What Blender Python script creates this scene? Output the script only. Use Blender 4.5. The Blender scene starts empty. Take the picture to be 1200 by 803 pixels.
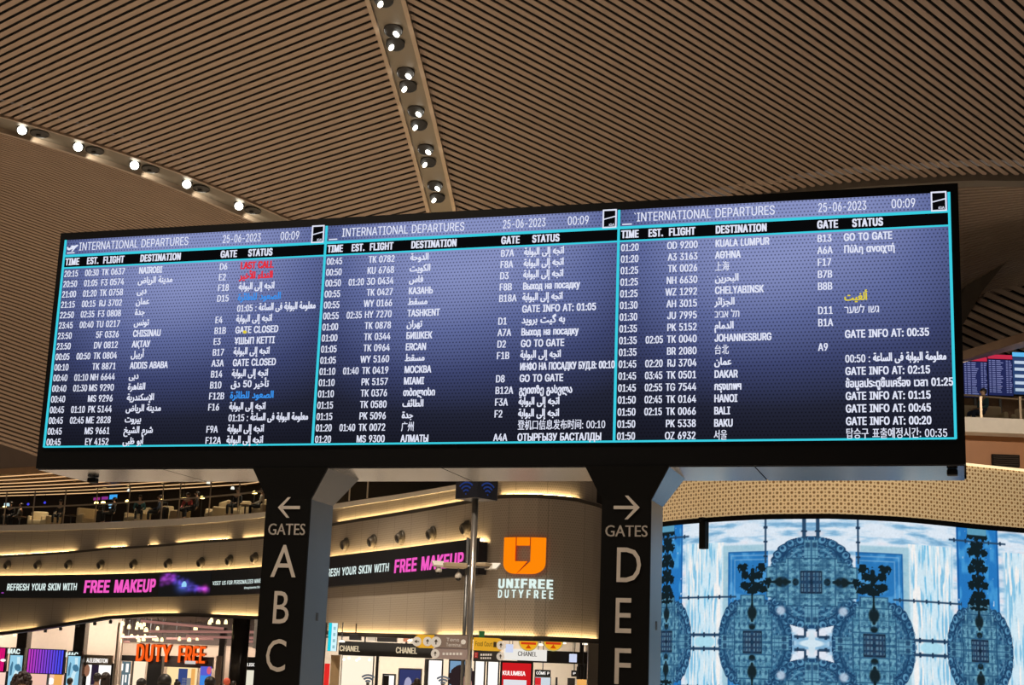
import bpy, bmesh, math, os, random
import numpy as np
from mathutils import Vector, Matrix
from mathutils.geometry import tessellate_polygon, interpolate_bezier, delaunay_2d_cdt

sc = bpy.context.scene
C = sc.collection
random.seed(5)

# ------------------------------------------------------------------ camera
F, PITCH, ROLL = 1765.84, 0.220375, 0.037792
CAM = np.array([0.0, 0.0, 1.75])
_cp, _sp = math.cos(PITCH), math.sin(PITCH)
FW = np.array([0, _cp, _sp]); _U = np.array([0, -_sp, _cp]); _R = np.array([1.0, 0, 0])
RR = math.cos(ROLL) * _R + math.sin(ROLL) * _U
UU = -math.sin(ROLL) * _R + math.cos(ROLL) * _U
cd = bpy.data.cameras.new('camera'); cam = bpy.data.objects.new('camera', cd); C.objects.link(cam)
cd.sensor_fit = 'HORIZONTAL'; cd.sensor_width = 36; cd.lens = F / 1200 * 36; cd.clip_end = 500
cam.matrix_world = Matrix(((RR[0], UU[0], -FW[0], CAM[0]), (RR[1], UU[1], -FW[1], CAM[1]), (RR[2], UU[2], -FW[2], CAM[2]), (0, 0, 0, 1)))
sc.camera = cam
sc.view_settings.view_transform = 'Standard'; sc.view_settings.look = 'None'
sc.view_settings.exposure = 0.0; sc.view_settings.gamma = 1.0; sc.view_settings.use_curve_mapping = False
sc.cycles.use_denoising = True
sc.cycles.max_bounces = 6; sc.cycles.diffuse_bounces = 3; sc.cycles.glossy_bounces = 3; sc.cycles.transmission_bounces = 4
sc.cycles.sample_clamp_indirect = 4.0

# ------------------------------------------------------------------ world: dim warm night-time hall
W = bpy.data.worlds.new('world'); sc.world = W; W.use_nodes = True
W.node_tree.nodes['Background'].inputs[0].default_value = (1.0, 0.80, 0.64, 1)
W.node_tree.nodes['Background'].inputs[1].default_value = 0.10

SPOT_W = 3500.0        # hall downlights, some of them added (they light the pale floor, the floor lights the ceiling)
COVE = 30             # cove light strips of the facade
def spot(loc, aim, watts, size=1.9, col=(1, .84, .66), rad=.12):
    l = bpy.data.lights.new('lamp_or_fill_spot', 'SPOT'); l.energy = watts; l.spot_size = size; l.spot_blend = .6; l.color = col; l.shadow_soft_size = rad
    o = bpy.data.objects.new('lamp_or_fill_spot', l); C.objects.link(o); o.location = loc
    o.rotation_euler = (Vector(aim) - Vector(loc)).to_track_quat('-Z', 'Y').to_euler()
    return o
# ceiling downlights over the concourse; the far ones are added to brighten the back
for (x, y, w) in [(-14, 14, 1.0), (-4, 12, 1.0), (6, 12, .9), (-13, 26, 1.1), (-2, 24, 1.0), (9, 24, .32), (-14, 40, 1.0), (-3, 36, .9), (-20, 20, 1.0), (16, 39, 1.6), (22, 50, 2.2), (8, 30, .2), (-20, 56, 1.3), (-8, 46, 1.1)]:
    spot((x, y, 11.3), (x, y + .5, 0), SPOT_W * w)

spot((15, 33, 12), (16, 44, 8.6), 2200, .9)  # added spot without a fitting, brightens the right balcony edge
# ------------------------------------------------------------------ helpers
def ray(x, y): return (x - 600) / F * RR + (401.5 - y) / F * UU + FW
def A(x, y, Y):                       # point of the place seen at (x, y), Y metres ahead
    d = ray(x, y); return Vector(CAM + d * (Y / d[1]))
def pr(p):
    q = np.array(p) - CAM; d = q @ FW
    return 600 + F * (q @ RR) / d, 401.5 - F * (q @ UU) / d
def lin(c):
    return tuple(((v / 255) / 12.92 if v / 255 <= .04045 else ((v / 255 + .055) / 1.055) ** 2.4) for v in c)

class G:                                # small node-graph helper
    def __init__(s, m): s.t = m.node_tree; s.n = s.t.nodes; s.l = s.t.links
    def add(s, typ, **kw):
        n = s.n.new(typ)
        for k, v in kw.items(): setattr(n, k, v)
        return n
    def link(s, a, b): s.l.new(a, b)
    def val(s, sock, v):
        if isinstance(v, (int, float)): sock.default_value = v
        elif isinstance(v, (tuple, list)): sock.default_value = v
        else: s.l.new(v, sock)
    def math(s, op, a, b=0.0, c=None):
        n = s.add('ShaderNodeMath', operation=op); s.val(n.inputs[0], a); s.val(n.inputs[1], b)
        if c is not None: s.val(n.inputs[2], c)
        return n.outputs[0]
    def mix(s, f, a, b):
        n = s.add('ShaderNodeMix', data_type='RGBA'); s.val(n.inputs[0], f); s.val(n.inputs[6], a); s.val(n.inputs[7], b); return n.outputs[2]
    def noise(s, scale, detail=3, vec=None, dim='3D'):
        n = s.add('ShaderNodeTexNoise'); n.inputs['Scale'].default_value = scale; n.inputs['Detail'].default_value = detail
        if vec is not None: s.link(vec, n.inputs['Vector'])
        return n.outputs['Fac']
    def uv(s):
        n = s.add('ShaderNodeUVMap'); x = s.add('ShaderNodeSeparateXYZ'); s.link(n.outputs[0], x.inputs[0]); return n.outputs[0], x.outputs[0], x.outputs[1]
    def smooth(s, v, a, b):
        n = s.add('ShaderNodeMapRange', interpolation_type='SMOOTHSTEP'); s.val(n.inputs[0], v); n.inputs[1].default_value = a; n.inputs[2].default_value = b; return n.outputs[0]

MATS = {}
def mat(name, col, rough=.6, metal=0.0, var=.06, scale=6.0, emit=None, es=1.0, spec=.5):
    """plain material with a little procedural variation; emit adds a glow, on some signs and rails too"""
    if name in MATS: return MATS[name]
    m = bpy.data.materials.new(name); m.use_nodes = True; g = G(m); b = g.n['Principled BSDF']
    c = tuple(col) + (1,)
    if var > 0:
        d = tuple(max(0, v * (1 - 2 * var)) for v in col) + (1,)
        e = tuple(min(1, v * (1 + 2 * var)) for v in col) + (1,)
        tc = g.add('ShaderNodeTexCoord')
        g.link(g.mix(g.noise(scale, 3, tc.outputs['Object']), d, e), b.inputs['Base Color'])
    else: b.inputs['Base Color'].default_value = c
    b.inputs['Roughness'].default_value = rough; b.inputs['Metallic'].default_value = metal; b.inputs['Specular IOR Level'].default_value = spec
    if emit is not None:
        b.inputs['Emission Color'].default_value = tuple(emit) + (1,); b.inputs['Emission Strength'].default_value = es
    MATS[name] = m; return m
def glow(name, rgb, s=1.0):
    """a light-giving surface, colour given as seen on screen (0-255)"""
    if name in MATS: return MATS[name]
    m = bpy.data.materials.new(name); m.use_nodes = True; g = G(m); g.n.clear()
    e = g.add('ShaderNodeEmission'); o = g.add('ShaderNodeOutputMaterial'); e.inputs[0].default_value = lin(rgb) + (1,); e.inputs[1].default_value = s
    g.link(e.outputs[0], o.inputs[0]); MATS[name] = m; return m

WL = {}
class MB:
    def __init__(s): s.v = []; s.f = []; s.m = []; s.uv = []; s.hasuv = False
    def quad(s, a, b, c, d, mi=0, uv=None):
        n = len(s.v); s.v += [tuple(a), tuple(b), tuple(c), tuple(d)]; s.f.append((n, n + 1, n + 2, n + 3)); s.m.append(mi); s.uv.append(uv or [(0, 0)] * 4)
        if uv: s.hasuv = True
    def face(s, idx, mi=0, uv=None): s.f.append(tuple(idx)); s.m.append(mi); s.uv.append(uv or [(0, 0)] * len(idx))
    def hexa(s, p, mi=0):                      # 8 corners: bottom 4, top 4
        n = len(s.v); s.v += [tuple(q) for q in p]
        for f in ((3, 2, 1, 0), (4, 5, 6, 7), (0, 1, 5, 4), (1, 2, 6, 5), (2, 3, 7, 6), (3, 0, 4, 7)): s.face([n + i for i in f], mi)
        return s
    def box(s, c, size, rz=0.0, mi=0, rx=0.0, ry=0.0):
        R = Matrix.Rotation(rz, 3, 'Z') @ Matrix.Rotation(ry, 3, 'Y') @ Matrix.Rotation(rx, 3, 'X'); h = Vector(size) / 2; c = Vector(c)
        return s.hexa([c + R @ Vector((sx * h.x, sy * h.y, sz * h.z)) for sz in (-1, 1) for sx, sy in ((-1, -1), (1, -1), (1, 1), (-1, 1))], mi)
    def rbox(s, c, size, r=.03, rz=0.0, mi=0, seg=2):   # box with rounded edges
        bm = bmesh.new(); bmesh.ops.create_cube(bm, size=1)
        for v in bm.verts: v.co = Vector((v.co.x * size[0], v.co.y * size[1], v.co.z * size[2]))
        bmesh.ops.bevel(bm, geom=list(bm.edges), offset=min(r, min(size) * .45), segments=seg, profile=.5, affect='EDGES')
        R = Matrix.Rotation(rz, 3, 'Z'); n = len(s.v); bm.verts.index_update()
        for v in bm.verts: s.v.append(tuple(R @ v.co + Vector(c)))
        for f in bm.faces: s.face([n + v.index for v in f.verts], mi)
        bm.free(); return s
    def tube(s, a, b, r0, r1=None, n=10, mi=0, caps=True):
        r1 = r0 if r1 is None else r1; a = Vector(a); b = Vector(b); q = (b - a).to_track_quat('Z', 'Y'); k = len(s.v)
        for p, r in ((a, r0), (b, r1)):
            for i in range(n):
                t = 2 * math.pi * i / n; s.v.append(tuple(p + q @ Vector((r * math.cos(t), r * math.sin(t), 0))))
        for i in range(n): s.face([k + i, k + (i + 1) % n, k + n + (i + 1) % n, k + n + i], mi)
        if caps: s.face([k + i for i in range(n)][::-1], mi); s.face([k + n + i for i in range(n)], mi)
        return s
    def ball(s, c, r, rz=None, n=12, m=8, mi=0, zmin=-1.0, rot=None):
        r = Vector((r, r, r)) if isinstance(r, (int, float)) else Vector(r); k = len(s.v); c = Vector(c)
        t0 = math.asin(zmin)
        for j in range(m + 1):
            t = t0 + (math.pi / 2 - t0) * j / m
            for i in range(n):
                p = 2 * math.pi * i / n; q = Vector((r.x * math.cos(t) * math.cos(p), r.y * math.cos(t) * math.sin(p), r.z * math.sin(t)))
                s.v.append(tuple(c + (rot @ q if rot is not None else q)))
        for j in range(m):
            for i in range(n): s.face([k + j * n + i, k + j * n + (i + 1) % n, k + (j + 1) * n + (i + 1) % n, k + (j + 1) * n + i], mi)
        s.face([k + i for i in range(n)][::-1], mi); return s
    def lathe(s, c, prof, axis=(0, 0, 1), n=20, mi=0):   # prof: [(r, h)...] along axis
        q = Vector(axis).to_track_quat('Z', 'Y'); c = Vector(c); k = len(s.v)
        for r, h in prof:
            for i in range(n):
                t = 2 * math.pi * i / n; s.v.append(tuple(c + q @ Vector((r * math.cos(t), r * math.sin(t), h))))
        for j in range(len(prof) - 1):
            for i in range(n): s.face([k + j * n + i, k + j * n + (i + 1) % n, k + (j + 1) * n + (i + 1) % n, k + (j + 1) * n + i], mi)
        return s
    def prism(s, pts, d, mi=0):                # planar outline pts (3D), pushed by vector d
        d = Vector(d); k = len(s.v); n = len(pts); s.v += [tuple(p) for p in pts] + [tuple(Vector(p) + d) for p in pts]
        for t in tessellate_polygon([[Vector(p) for p in pts]]):
            s.face([k + i for i in t], mi); s.face([k + n + i for i in t][::-1], mi)
        for i in range(n): s.face([k + i, k + (i + 1) % n, k + n + (i + 1) % n, k + n + i], mi)
        return s
    def sweep(s, rings, mi=0, closed=True, uvs=None):
        k = len(s.v); m = len(rings[0])
        for r in rings: s.v += [tuple(p) for p in r]
        mm = m if closed else m - 1
        for j in range(len(rings) - 1):
            for i in range(mm):
                i2 = (i + 1) % m
                u = None
                if uvs: u = [uvs[j][i], uvs[j][i2], uvs[j + 1][i2], uvs[j + 1][i]]; s.hasuv = True
                s.face([k + j * m + i, k + j * m + i2, k + (j + 1) * m + i2, k + (j + 1) * m + i], mi, u)
        if closed: s.face([k + i for i in range(m)][::-1], mi); s.face([k + (len(rings) - 1) * m + i for i in range(m)], mi)
        return s
    def build(s, name, mats, parent=None, smooth=False, origin=None):
        me = bpy.data.meshes.new(name)
        a = np.array(s.v, dtype=float).reshape(-1, 3)
        c = Vector(origin) if origin is not None else (Vector(((a[:, 0].min() + a[:, 0].max()) / 2, (a[:, 1].min() + a[:, 1].max()) / 2, a[:, 2].min())) if len(a) else Vector())
        me.from_pydata([tuple(v) for v in (a - np.array(c))], [], s.f)
        for m in (mats if isinstance(mats, (list, tuple)) else [mats]): me.materials.append(m)
        me.polygons.foreach_set('material_index', s.m)
        if s.hasuv:
            l = me.uv_layers.new(name='UVMap'); l.data.foreach_set('uv', [w for u in s.uv for p in u for w in p])
        if smooth: me.polygons.foreach_set('use_smooth', [True] * len(me.polygons))
        me.update()
        o = bpy.data.objects.new(name, me); C.objects.link(o)
        put(o, c, parent); return o
def put(o, c, parent=None):
    WL[o.name] = Vector(c)
    if parent is not None: o.parent = parent; o.location = Vector(c) - WL[parent.name]
    else: o.location = c
def tag(o, label=None, cat=None, group=None, kind=None):
    if label: o['label'] = label
    if cat: o['category'] = cat
    if group: o['group'] = group
    if kind: o['kind'] = kind
    return o
def thing(name, label, cat, loc, group=None):
    o = bpy.data.objects.new(name, None); C.objects.link(o); o.empty_display_size = .2; put(o, Vector(loc)); return tag(o, label, cat, group)
def struct(o, label, cat='building'): return tag(o, label, cat, None, 'structure')
def dup(root, loc, label, group=None, rz=0.0, s=None):
    r = root.copy(); C.objects.link(r); r.location = loc; r.rotation_euler = (0, 0, rz); r['label'] = label
    if s: r.scale = s if isinstance(s, tuple) else (s, s, s)
    if group: r['group'] = group
    for ch in list(root.children):
        c = ch.copy(); C.objects.link(c); c.parent = r
        for g in list(ch.children):
            d = g.copy(); C.objects.link(d); d.parent = c
    return r

# ------------------------------------------------------------------ lettering (outlines of the built-in faces, filled by hand)
try: INTER = bpy.data.fonts.load(os.path.join(bpy.utils.system_resource('DATAFILES', path='fonts'), 'Inter.woff2'))
except Exception: INTER = None
AR = {'ا': (0xFE8D, 2), 'ب': (0xFE8F, 4), 'ت': (0xFE95, 4), 'ث': (0xFE99, 4), 'ج': (0xFE9D, 4), 'ح': (0xFEA1, 4), 'خ': (0xFEA5, 4), 'د': (0xFEA9, 2), 'ذ': (0xFEAB, 2), 'ر': (0xFEAD, 2), 'ز': (0xFEAF, 2), 'س': (0xFEB1, 4), 'ش': (0xFEB5, 4), 'ص': (0xFEB9, 4), 'ض': (0xFEBD, 4), 'ط': (0xFEC1, 4), 'ظ': (0xFEC5, 4), 'ع': (0xFEC9, 4), 'غ': (0xFECD, 4), 'ف': (0xFED1, 4), 'ق': (0xFED5, 4), 'ك': (0xFED9, 4), 'ل': (0xFEDD, 4), 'م': (0xFEE1, 4), 'ن': (0xFEE5, 4), 'ه': (0xFEE9, 4), 'و': (0xFEED, 2), 'ى': (0xFEEF, 2), 'ي': (0xFEF1, 4), 'أ': (0xFE83, 2), 'إ': (0xFE87, 2), 'ة': (0xFE93, 2), 'ئ': (0xFE89, 4), 'ء': (0xFE80, 1), 'گ': (0xFB92, 4), 'ﻷ': (0xFEF7, 2), 'ﻹ': (0xFEF9, 2)}
def shape(w):                            # Arabic reading order -> joined forms, left to right
    w = w.replace('لأ', 'ﻷ').replace('لإ', 'ﻹ')
    out = []; n = len(w)
    for i, ch in enumerate(w):
        if ch not in AR: out.append(ch); continue
        b, k = AR[ch]
        p = i > 0 and w[i - 1] in AR and AR[w[i - 1]][1] == 4
        x = k == 4 and i + 1 < n and w[i + 1] in AR and AR[w[i + 1]][1] > 1
        off = (1 if p else 0) if k == 2 else (3 if p and x else 1 if p else 2 if x else 0) if k == 4 else 0
        out.append(chr(b + off))
    return ''.join(reversed(out))
GL = {}
def _contours(sp, res=3):
    pts = []
    bp = sp.bezier_points; n = len(bp)
    if n == 0: return [Vector((p.co.x, p.co.y)) for p in sp.points]
    for i in range(n):
        a, b = bp[i], bp[(i + 1) % n]
        straight = (a.co - a.handle_right).cross(b.co - a.co).length < 1e-5 and (b.co - b.handle_left).cross(b.co - a.co).length < 1e-5
        if straight: pts.append(a.co.to_2d())
        else: pts += [Vector((q.x, q.y)) for q in interpolate_bezier(a.co, a.handle_right, b.handle_left, b.co, res + 1)[:-1]]
    return pts
def _winding(p, polys):
    w = 0
    for poly in polys:
        for i in range(len(poly)):
            a, b = poly[i - 1], poly[i]
            if (a.y > p.y) != (b.y > p.y) and p.x < (b.x - a.x) * (p.y - a.y) / (b.y - a.y + 1e-12) + a.x: w += 1 if b.y > a.y else -1
    return w
def _area(p): return sum(p[i - 1].x * p[i].y - p[i].x * p[i - 1].y for i in range(len(p))) / 2
def load_glyphs(keys):
    todo = [k for k in sorted(set(keys)) if k not in GL and k[1] != ' ']
    if not todo: return
    obs = []
    for fk, ch in todo:
        c = bpy.data.curves.new('t', 'FONT'); c.body = ch + ch; c.size = 1
        if fk == 'i' and INTER: c.font = INTER
        o = bpy.data.objects.new('t', c); C.objects.link(o); obs.append(o)
    dg = bpy.context.evaluated_depsgraph_get(); dg.update()
    for k, o in zip(todo, obs):
        cu = o.evaluated_get(dg).to_curve(dg); sp = list(cu.splines); h = len(sp) // 2
        cs = [_contours(s) for s in sp]
        adv = 0.3
        if h: adv = min(p.x for p in cs[h]) - min(p.x for p in cs[0])
        cs = [c for c in cs[:h] if len(c) > 2 and abs(_area(c)) > 1e-6]
        tris = []
        if cs:                                   # constrained triangulation, kept where the winding number is not zero
            V = [p for c in cs for p in c]; Ed = []; n0 = 0
            for c in cs: Ed += [(n0 + i, n0 + (i + 1) % len(c)) for i in range(len(c))]; n0 += len(c)
            vo, eo, fo = delaunay_2d_cdt(V, Ed, [], 0, 1e-5)[:3]
            for f in fo:
                m_ = sum((vo[i] for i in f), Vector((0, 0))) / len(f)
                if _winding(m_, cs): tris.append([vo[i] for i in f])
        GL[k] = (tris, adv)
        o.to_curve_clear()
    for o in obs:
        cu = o.data; bpy.data.objects.remove(o); bpy.data.curves.remove(cu)
def fk_of(ch, face): return face if (ord(ch) < 0x590 and face == 'i') else 'b'
CAPH = {}
def cap_of(face):
    if face not in CAPH:
        load_glyphs([(face, 'H')]); CAPH[face] = max(p.y for t in GL[(face, 'H')][0] for p in t)
    return CAPH[face]
def layout(txt, face='i', track=0.0):
    keys = [(fk_of(c, face), c) for c in txt]; load_glyphs(keys); x = 0.0; out = []
    for k in keys:
        sc_ = cap_of(face) / cap_of('b') if k[0] == 'b' and face == 'i' else 1.0
        if k[1] == ' ': x += .27 + track; continue
        t, a = GL[k]; out.append((x, t, sc_)); x += a * sc_ + (track if a > .05 else 0)
    return out, x - track
def text(mb, txt, x, y, cap, fn, width=None, sx=1.0, align='l', face='i', mi=0, bold=0.0, depth=None, track=0.0, shear=0.0):
    """lettering: fn maps (x, y) metres in the sign's plane to a world point; depth: vector for raised letters"""
    lay, w = layout(txt, face, track); k = cap / cap_of(face); kx = k * sx
    if width: kx = width / max(w, 1e-6)
    x0 = x if align == 'l' else x - w * kx if align == 'r' else x - w * kx / 2
    nst = max(1, math.ceil(bold / .09)) if bold else 0
    if width and bold: kx = (width - bold * cap) / max(w, 1e-6)
    for dx, dy in ([(bold * cap * i / nst, bold * cap * .45 * j) for i in range(nst + 1) for j in ((-.5, .5) if bold > .09 else (0,))] if bold else ((0.0, 0.0),)):
        for gx, tris, s2 in lay:
            for t in tris:
                P = [fn(x0 + (gx + p.x * s2 + shear * p.y) * kx + dx, y + p.y * s2 * k + dy) for p in t]
                n = len(mb.v); mb.v += [tuple(p) for p in P]; mb.face((n, n + 1, n + 2), mi)
                if depth is not None:
                    Q = [p + depth for p in P]; n = len(mb.v); mb.v += [tuple(p) for p in P + Q]
                    mb.face((n + 3, n + 5, n + 4), mi)
                    for a, b in ((0, 1), (1, 2), (2, 0)): mb.face((n + a, n + b, n + 3 + b, n + 3 + a), mi)
    return w * kx


# ================================================================== CEILING (slatted groin vault with a downlight beam)
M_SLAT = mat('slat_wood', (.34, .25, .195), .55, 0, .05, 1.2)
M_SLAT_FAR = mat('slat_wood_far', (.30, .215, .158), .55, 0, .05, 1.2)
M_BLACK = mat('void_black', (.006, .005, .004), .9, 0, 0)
M_BEAM = mat('beam_bronze', (.19, .165, .13), .42, .55, .08, .8)
M_BEAMTRIM = mat('beam_trim', (.38, .30, .23), .28, .6, .05, 3)
DL = np.array([-.7314, .6820, 0]); DR = np.array([.6494, .7604, 0])
def zb(y): return 12.95 - .0054 * max(y - 18.7, 0) ** 2
def hit_beam(x, y):
    d = ray(x, y); t0, t1 = 5.0, 80.0
    for _ in range(60):
        t = (t0 + t1) / 2; q = CAM + d * t
        if q[2] < zb(q[1]): t0 = t
        else: t1 = t
    return q
def line_of(p, q): m = (q[0] - p[0]) / (q[1] - p[1]); return p[0] - m * p[1], m
aL, mL = line_of(hit_beam(432, 0), hit_beam(502, 245)); aR, mR = line_of(hit_beam(474, 0), hit_beam(533, 245))
def web_hit(x, y, D, a, m):            # where the ray meets the web ruled along D from the beam edge x = a + m y
    d = ray(x, y)
    def f(t):
        q = CAM + d * t; lam = (a + m * q[1] - q[0]) / (D[0] - m * D[1]); lam = -lam
        by = q[1] - lam * D[1]; return q[2] - zb(by), by, lam, q
    t0, t1 = 5.0, 90.0
    for _ in range(60):
        t = (t0 + t1) / 2
        if f(t)[0] < 0: t0 = t
        else: t1 = t
    return f(t)[1:]
def poly_interp(rows):                 # rows of (by, lam) -> function lam(by), straight beyond the ends
    rows = sorted(rows); X = [r[0] for r in rows]; Y = [r[1] for r in rows]
    def g(v):
        if v <= X[0]: return Y[0] + (Y[1] - Y[0]) / (X[1] - X[0]) * (v - X[0])
        if v >= X[-1]: return Y[-1] + (Y[-1] - Y[-2]) / (X[-1] - X[-2]) * (v - X[-1])
        return float(np.interp(v, X, Y))
    return g
stripU = [web_hit(x, y, DL, aL, mL) for x, y in [(0, 135), (97, 163.6), (207.6, 200.6), (319, 247.7)]]
lamL = poly_interp([(b, l) for b, l, q in stripU])
arcU = [web_hit(x, y, DR, aR, mR) for x, y in [(905, 226), (945, 220), (1012, 212.5), (1075, 208.7), (1137, 205), (1200, 205.5)]]
lamR = poly_interp([(b, l) for b, l, q in arcU])
def slat_web(name, label, D, a, m, lam, y0, y1, pitch, cap_lam, gap=.37):
    mb = MB(); bk = MB(); perp = np.array([D[1], -D[0], 0]); ang = abs(math.sin(math.atan2(D[0], D[1]) - math.atan(m))); y = y0; prev = None
    while y < y1:
        z = zb(y); s = -2 * .0054 * max(y - 18.7, 0); o = np.array([a + m * y, y, z]); L = max(.2, min(lam(y), cap_lam)); e = o + D * L
        w = pitch * (1 - gap) / ang                         # width measured along the beam
        dv = np.array([m, 1, s]) * w / 2; up = np.array([0, 0, .014])
        mb.hexa([o - dv, e - dv, e + dv, o + dv, o - dv + up, e - dv + up, e + dv + up, o + dv + up])
        cur = (o + np.array([0, 0, .35]), e + np.array([0, 0, .35]))
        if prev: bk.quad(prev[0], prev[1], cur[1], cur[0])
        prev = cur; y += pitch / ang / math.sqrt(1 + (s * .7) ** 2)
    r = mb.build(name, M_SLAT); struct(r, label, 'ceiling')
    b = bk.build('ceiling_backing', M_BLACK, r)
    return r
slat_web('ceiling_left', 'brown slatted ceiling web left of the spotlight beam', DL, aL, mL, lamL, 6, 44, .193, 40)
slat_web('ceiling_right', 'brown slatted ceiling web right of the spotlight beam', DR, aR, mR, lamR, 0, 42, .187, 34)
# the beam itself
rings = []; tl = []; tr = []
for i in range(46):
    y = 6 + i * .9; z = zb(y) - .03; l = np.array([aL + mL * y, y, z]); r = np.array([aR + mR * y, y, z]); up = np.array([0, 0, .3]); c = (r - l) / np.linalg.norm(r - l)
    rings.append([l, r, r + up, l + up])
    dn = np.array([0, 0, -.05])
    tl.append([l - c * .04 + dn, l + c * .04 + dn, l + c * .04 + up, l - c * .04 + up]); tr.append([r - c * .04 + dn, r + c * .04 + dn, r + c * .04 + up, r - c * .04 + up])
bm_ = MB().sweep(rings).build('ceiling_beam', M_BEAM); struct(bm_, 'bronze ceiling beam carrying the pairs of spotlights', 'ceiling')
MB().sweep(tl).build('beam_edge', M_BEAMTRIM, bm_); MB().sweep(tr).build('beam_edge', M_BEAMTRIM, bm_)
# left arch strip
SD = np.array([.643, .766, 0])
ringS, lipS, lip2 = [], [], []
bys = list(np.linspace(4, 40, 40)); SP = []
for by in bys:
    p = np.array([aL + mL * by, by, zb(by)]) + DL * lamL(by); SP.append(p)
SP = np.array(SP)
OUT = DL
for p in SP:
    up = np.array([0, 0, .3]); q = p + OUT * .72
    ringS.append([p, q, q + up, p + up])
    lipS.append([q + [0, 0, -.10], q + OUT * .08 + [0, 0, -.10], q + OUT * .08 + up, q + up])
    lip2.append([p - OUT * .06 + [0, 0, -.05], p + [0, 0, -.05], p + up, p - OUT * .06 + up])
st = MB().sweep(ringS).build('ceiling_arch', M_BEAM); struct(st, 'bronze arch strip along the left slatted ceiling', 'ceiling')
MB().sweep(lipS).build('arch_edge', M_BEAMTRIM, st); MB().sweep(lip2).build('arch_edge', M_BEAMTRIM, st)
# vault beyond the left arch: rises, then curves down
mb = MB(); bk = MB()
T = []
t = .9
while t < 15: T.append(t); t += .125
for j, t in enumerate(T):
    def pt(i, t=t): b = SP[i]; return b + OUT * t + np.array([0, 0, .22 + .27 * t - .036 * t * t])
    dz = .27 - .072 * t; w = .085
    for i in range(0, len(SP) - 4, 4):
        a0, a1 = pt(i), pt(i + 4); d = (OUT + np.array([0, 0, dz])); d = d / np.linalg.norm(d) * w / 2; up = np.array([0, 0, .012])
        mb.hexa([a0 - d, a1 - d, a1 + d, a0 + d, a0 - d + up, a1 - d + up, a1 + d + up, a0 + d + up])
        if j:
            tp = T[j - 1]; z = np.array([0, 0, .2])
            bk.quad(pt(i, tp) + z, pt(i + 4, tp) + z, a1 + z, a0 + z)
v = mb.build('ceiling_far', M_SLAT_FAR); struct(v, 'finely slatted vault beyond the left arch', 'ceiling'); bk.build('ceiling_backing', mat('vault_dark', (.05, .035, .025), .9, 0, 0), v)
# right arch: dark curved band
rg = []; AP = []
for by in np.linspace(arcU[0][0] - 1.5, arcU[-1][0] + 9, 50) if arcU[0][0] < arcU[-1][0] else np.linspace(arcU[-1][0] - 9, arcU[0][0] + 1.5, 50):
    p = np.array([aR + mR * by, by, zb(by)]) + DR * lamR(by); AP.append(p)
    rg.append([p + [0, 0, -.13], p + DR * .5 + [0, 0, -.13], p + DR * .5 + [0, 0, .2], p + [0, 0, .2]])
ar = MB().sweep(rg).build('ceiling_arch', mat('arch_dark', (.16, .14, .12), .5, .3, .05)); struct(ar, 'dark curved arch closing the right slatted ceiling', 'ceiling')
# the neighbouring bay seen to the right of the board
def patch(name, label, c00, c10, c01, c11, n, m, fill=.62, thick=.06):
    mb = MB(); bk = MB(); c00, c10, c01, c11 = map(Vector, (c00, c10, c01, c11)); nv = (c10 - c00).cross(c01 - c00).normalized()
    if nv.z < 0: nv = -nv
    for k in range(n):
        f0, f1 = k / n, (k + fill) / n
        a, b, c, d = c00.lerp(c01, f0), c10.lerp(c11, f0), c10.lerp(c11, f1), c00.lerp(c01, f1)
        mb.hexa([a, b, c, d, a + nv * thick, b + nv * thick, c + nv * thick, d + nv * thick])
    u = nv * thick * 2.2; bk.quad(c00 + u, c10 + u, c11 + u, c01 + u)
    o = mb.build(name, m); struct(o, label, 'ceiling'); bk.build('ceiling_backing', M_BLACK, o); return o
M_FARSLAT = mat('slat_grey', (.52, .44, .37), .6, 0, .05)
patch('ceiling_bay', 'dim fine-slatted vault right of the departures board', A(860, 214, 46), A(1260, 208, 46), A(860, 470, 64), A(1290, 300, 58), 52, M_FARSLAT, .66)
patch('ceiling_bay', 'coarse slatted ceiling below the dark diagonal rib', A(1090, 425, 61), A(1180, 468, 64), A(1225, 255, 56), A(1330, 300, 60), 21, mat('slat_far_bay', (.52, .43, .35), .6, 0, .05), .6, .12)
rg = []
for x, yt, yb, Y in [(1100, 395, 440, 58), (1126, 345, 385, 57.2), (1150, 313, 343, 56.4), (1175, 285, 312, 55.4), (1200, 262, 287, 54.3), (1230, 240, 262, 53)]:
    a, b = A(x, yt, Y), A(x, yb, Y); o = Vector((0, .8, .1)); rg.append([a, b, b + o, a + o])
ri = MB().sweep(rg).build('ceiling_rib', mat('rib_dark', (.24, .22, .19), .45, .3, .05)); struct(ri, 'dark diagonal ceiling rib at the far right', 'ceiling')

# ---------------- downlights
M_HOUS = mat('lamp_housing', (.012, .012, .012), .5, .2, 0)
M_LENS = glow('lamp_lens', (255, 250, 235), 6.0)
M_REFL = mat('lamp_reflector', (.7, .7, .7), .2, 1, 0)
def downlight(p, axis, tilt, label, group, r=.155, lens=.062, side=0, lm=None):
    """recessed spotlight: trim ring, dark recess, tilted lamp; side turns the lamp sideways so that only its edge shows"""
    p = Vector(p); axis = Vector(axis).normalized(); t = thing('recessed_spotlight', label, 'spotlight', p, group)
    mb = MB(); mb.lathe(p, [(r + .012, -.16), (r + .012, .0), (r, .006), (r * .97, -.004), (0.001, -.006)], axis, 24)
    mb.build('housing', M_HOUS, t)
    c = p + axis * .014 + Vector(tilt); n = (axis + Vector((side * .95, 0, 0)) if side else axis).normalized()
    MB().lathe(c, [(.001, .012), (lens * .7, .010), (lens, .003), (lens * .99, -.012)], n, 20).build('lens', lm or M_LENS, t)
    return t
ORD = ['first', 'second', 'third', 'fourth', 'fifth', 'sixth']
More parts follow.
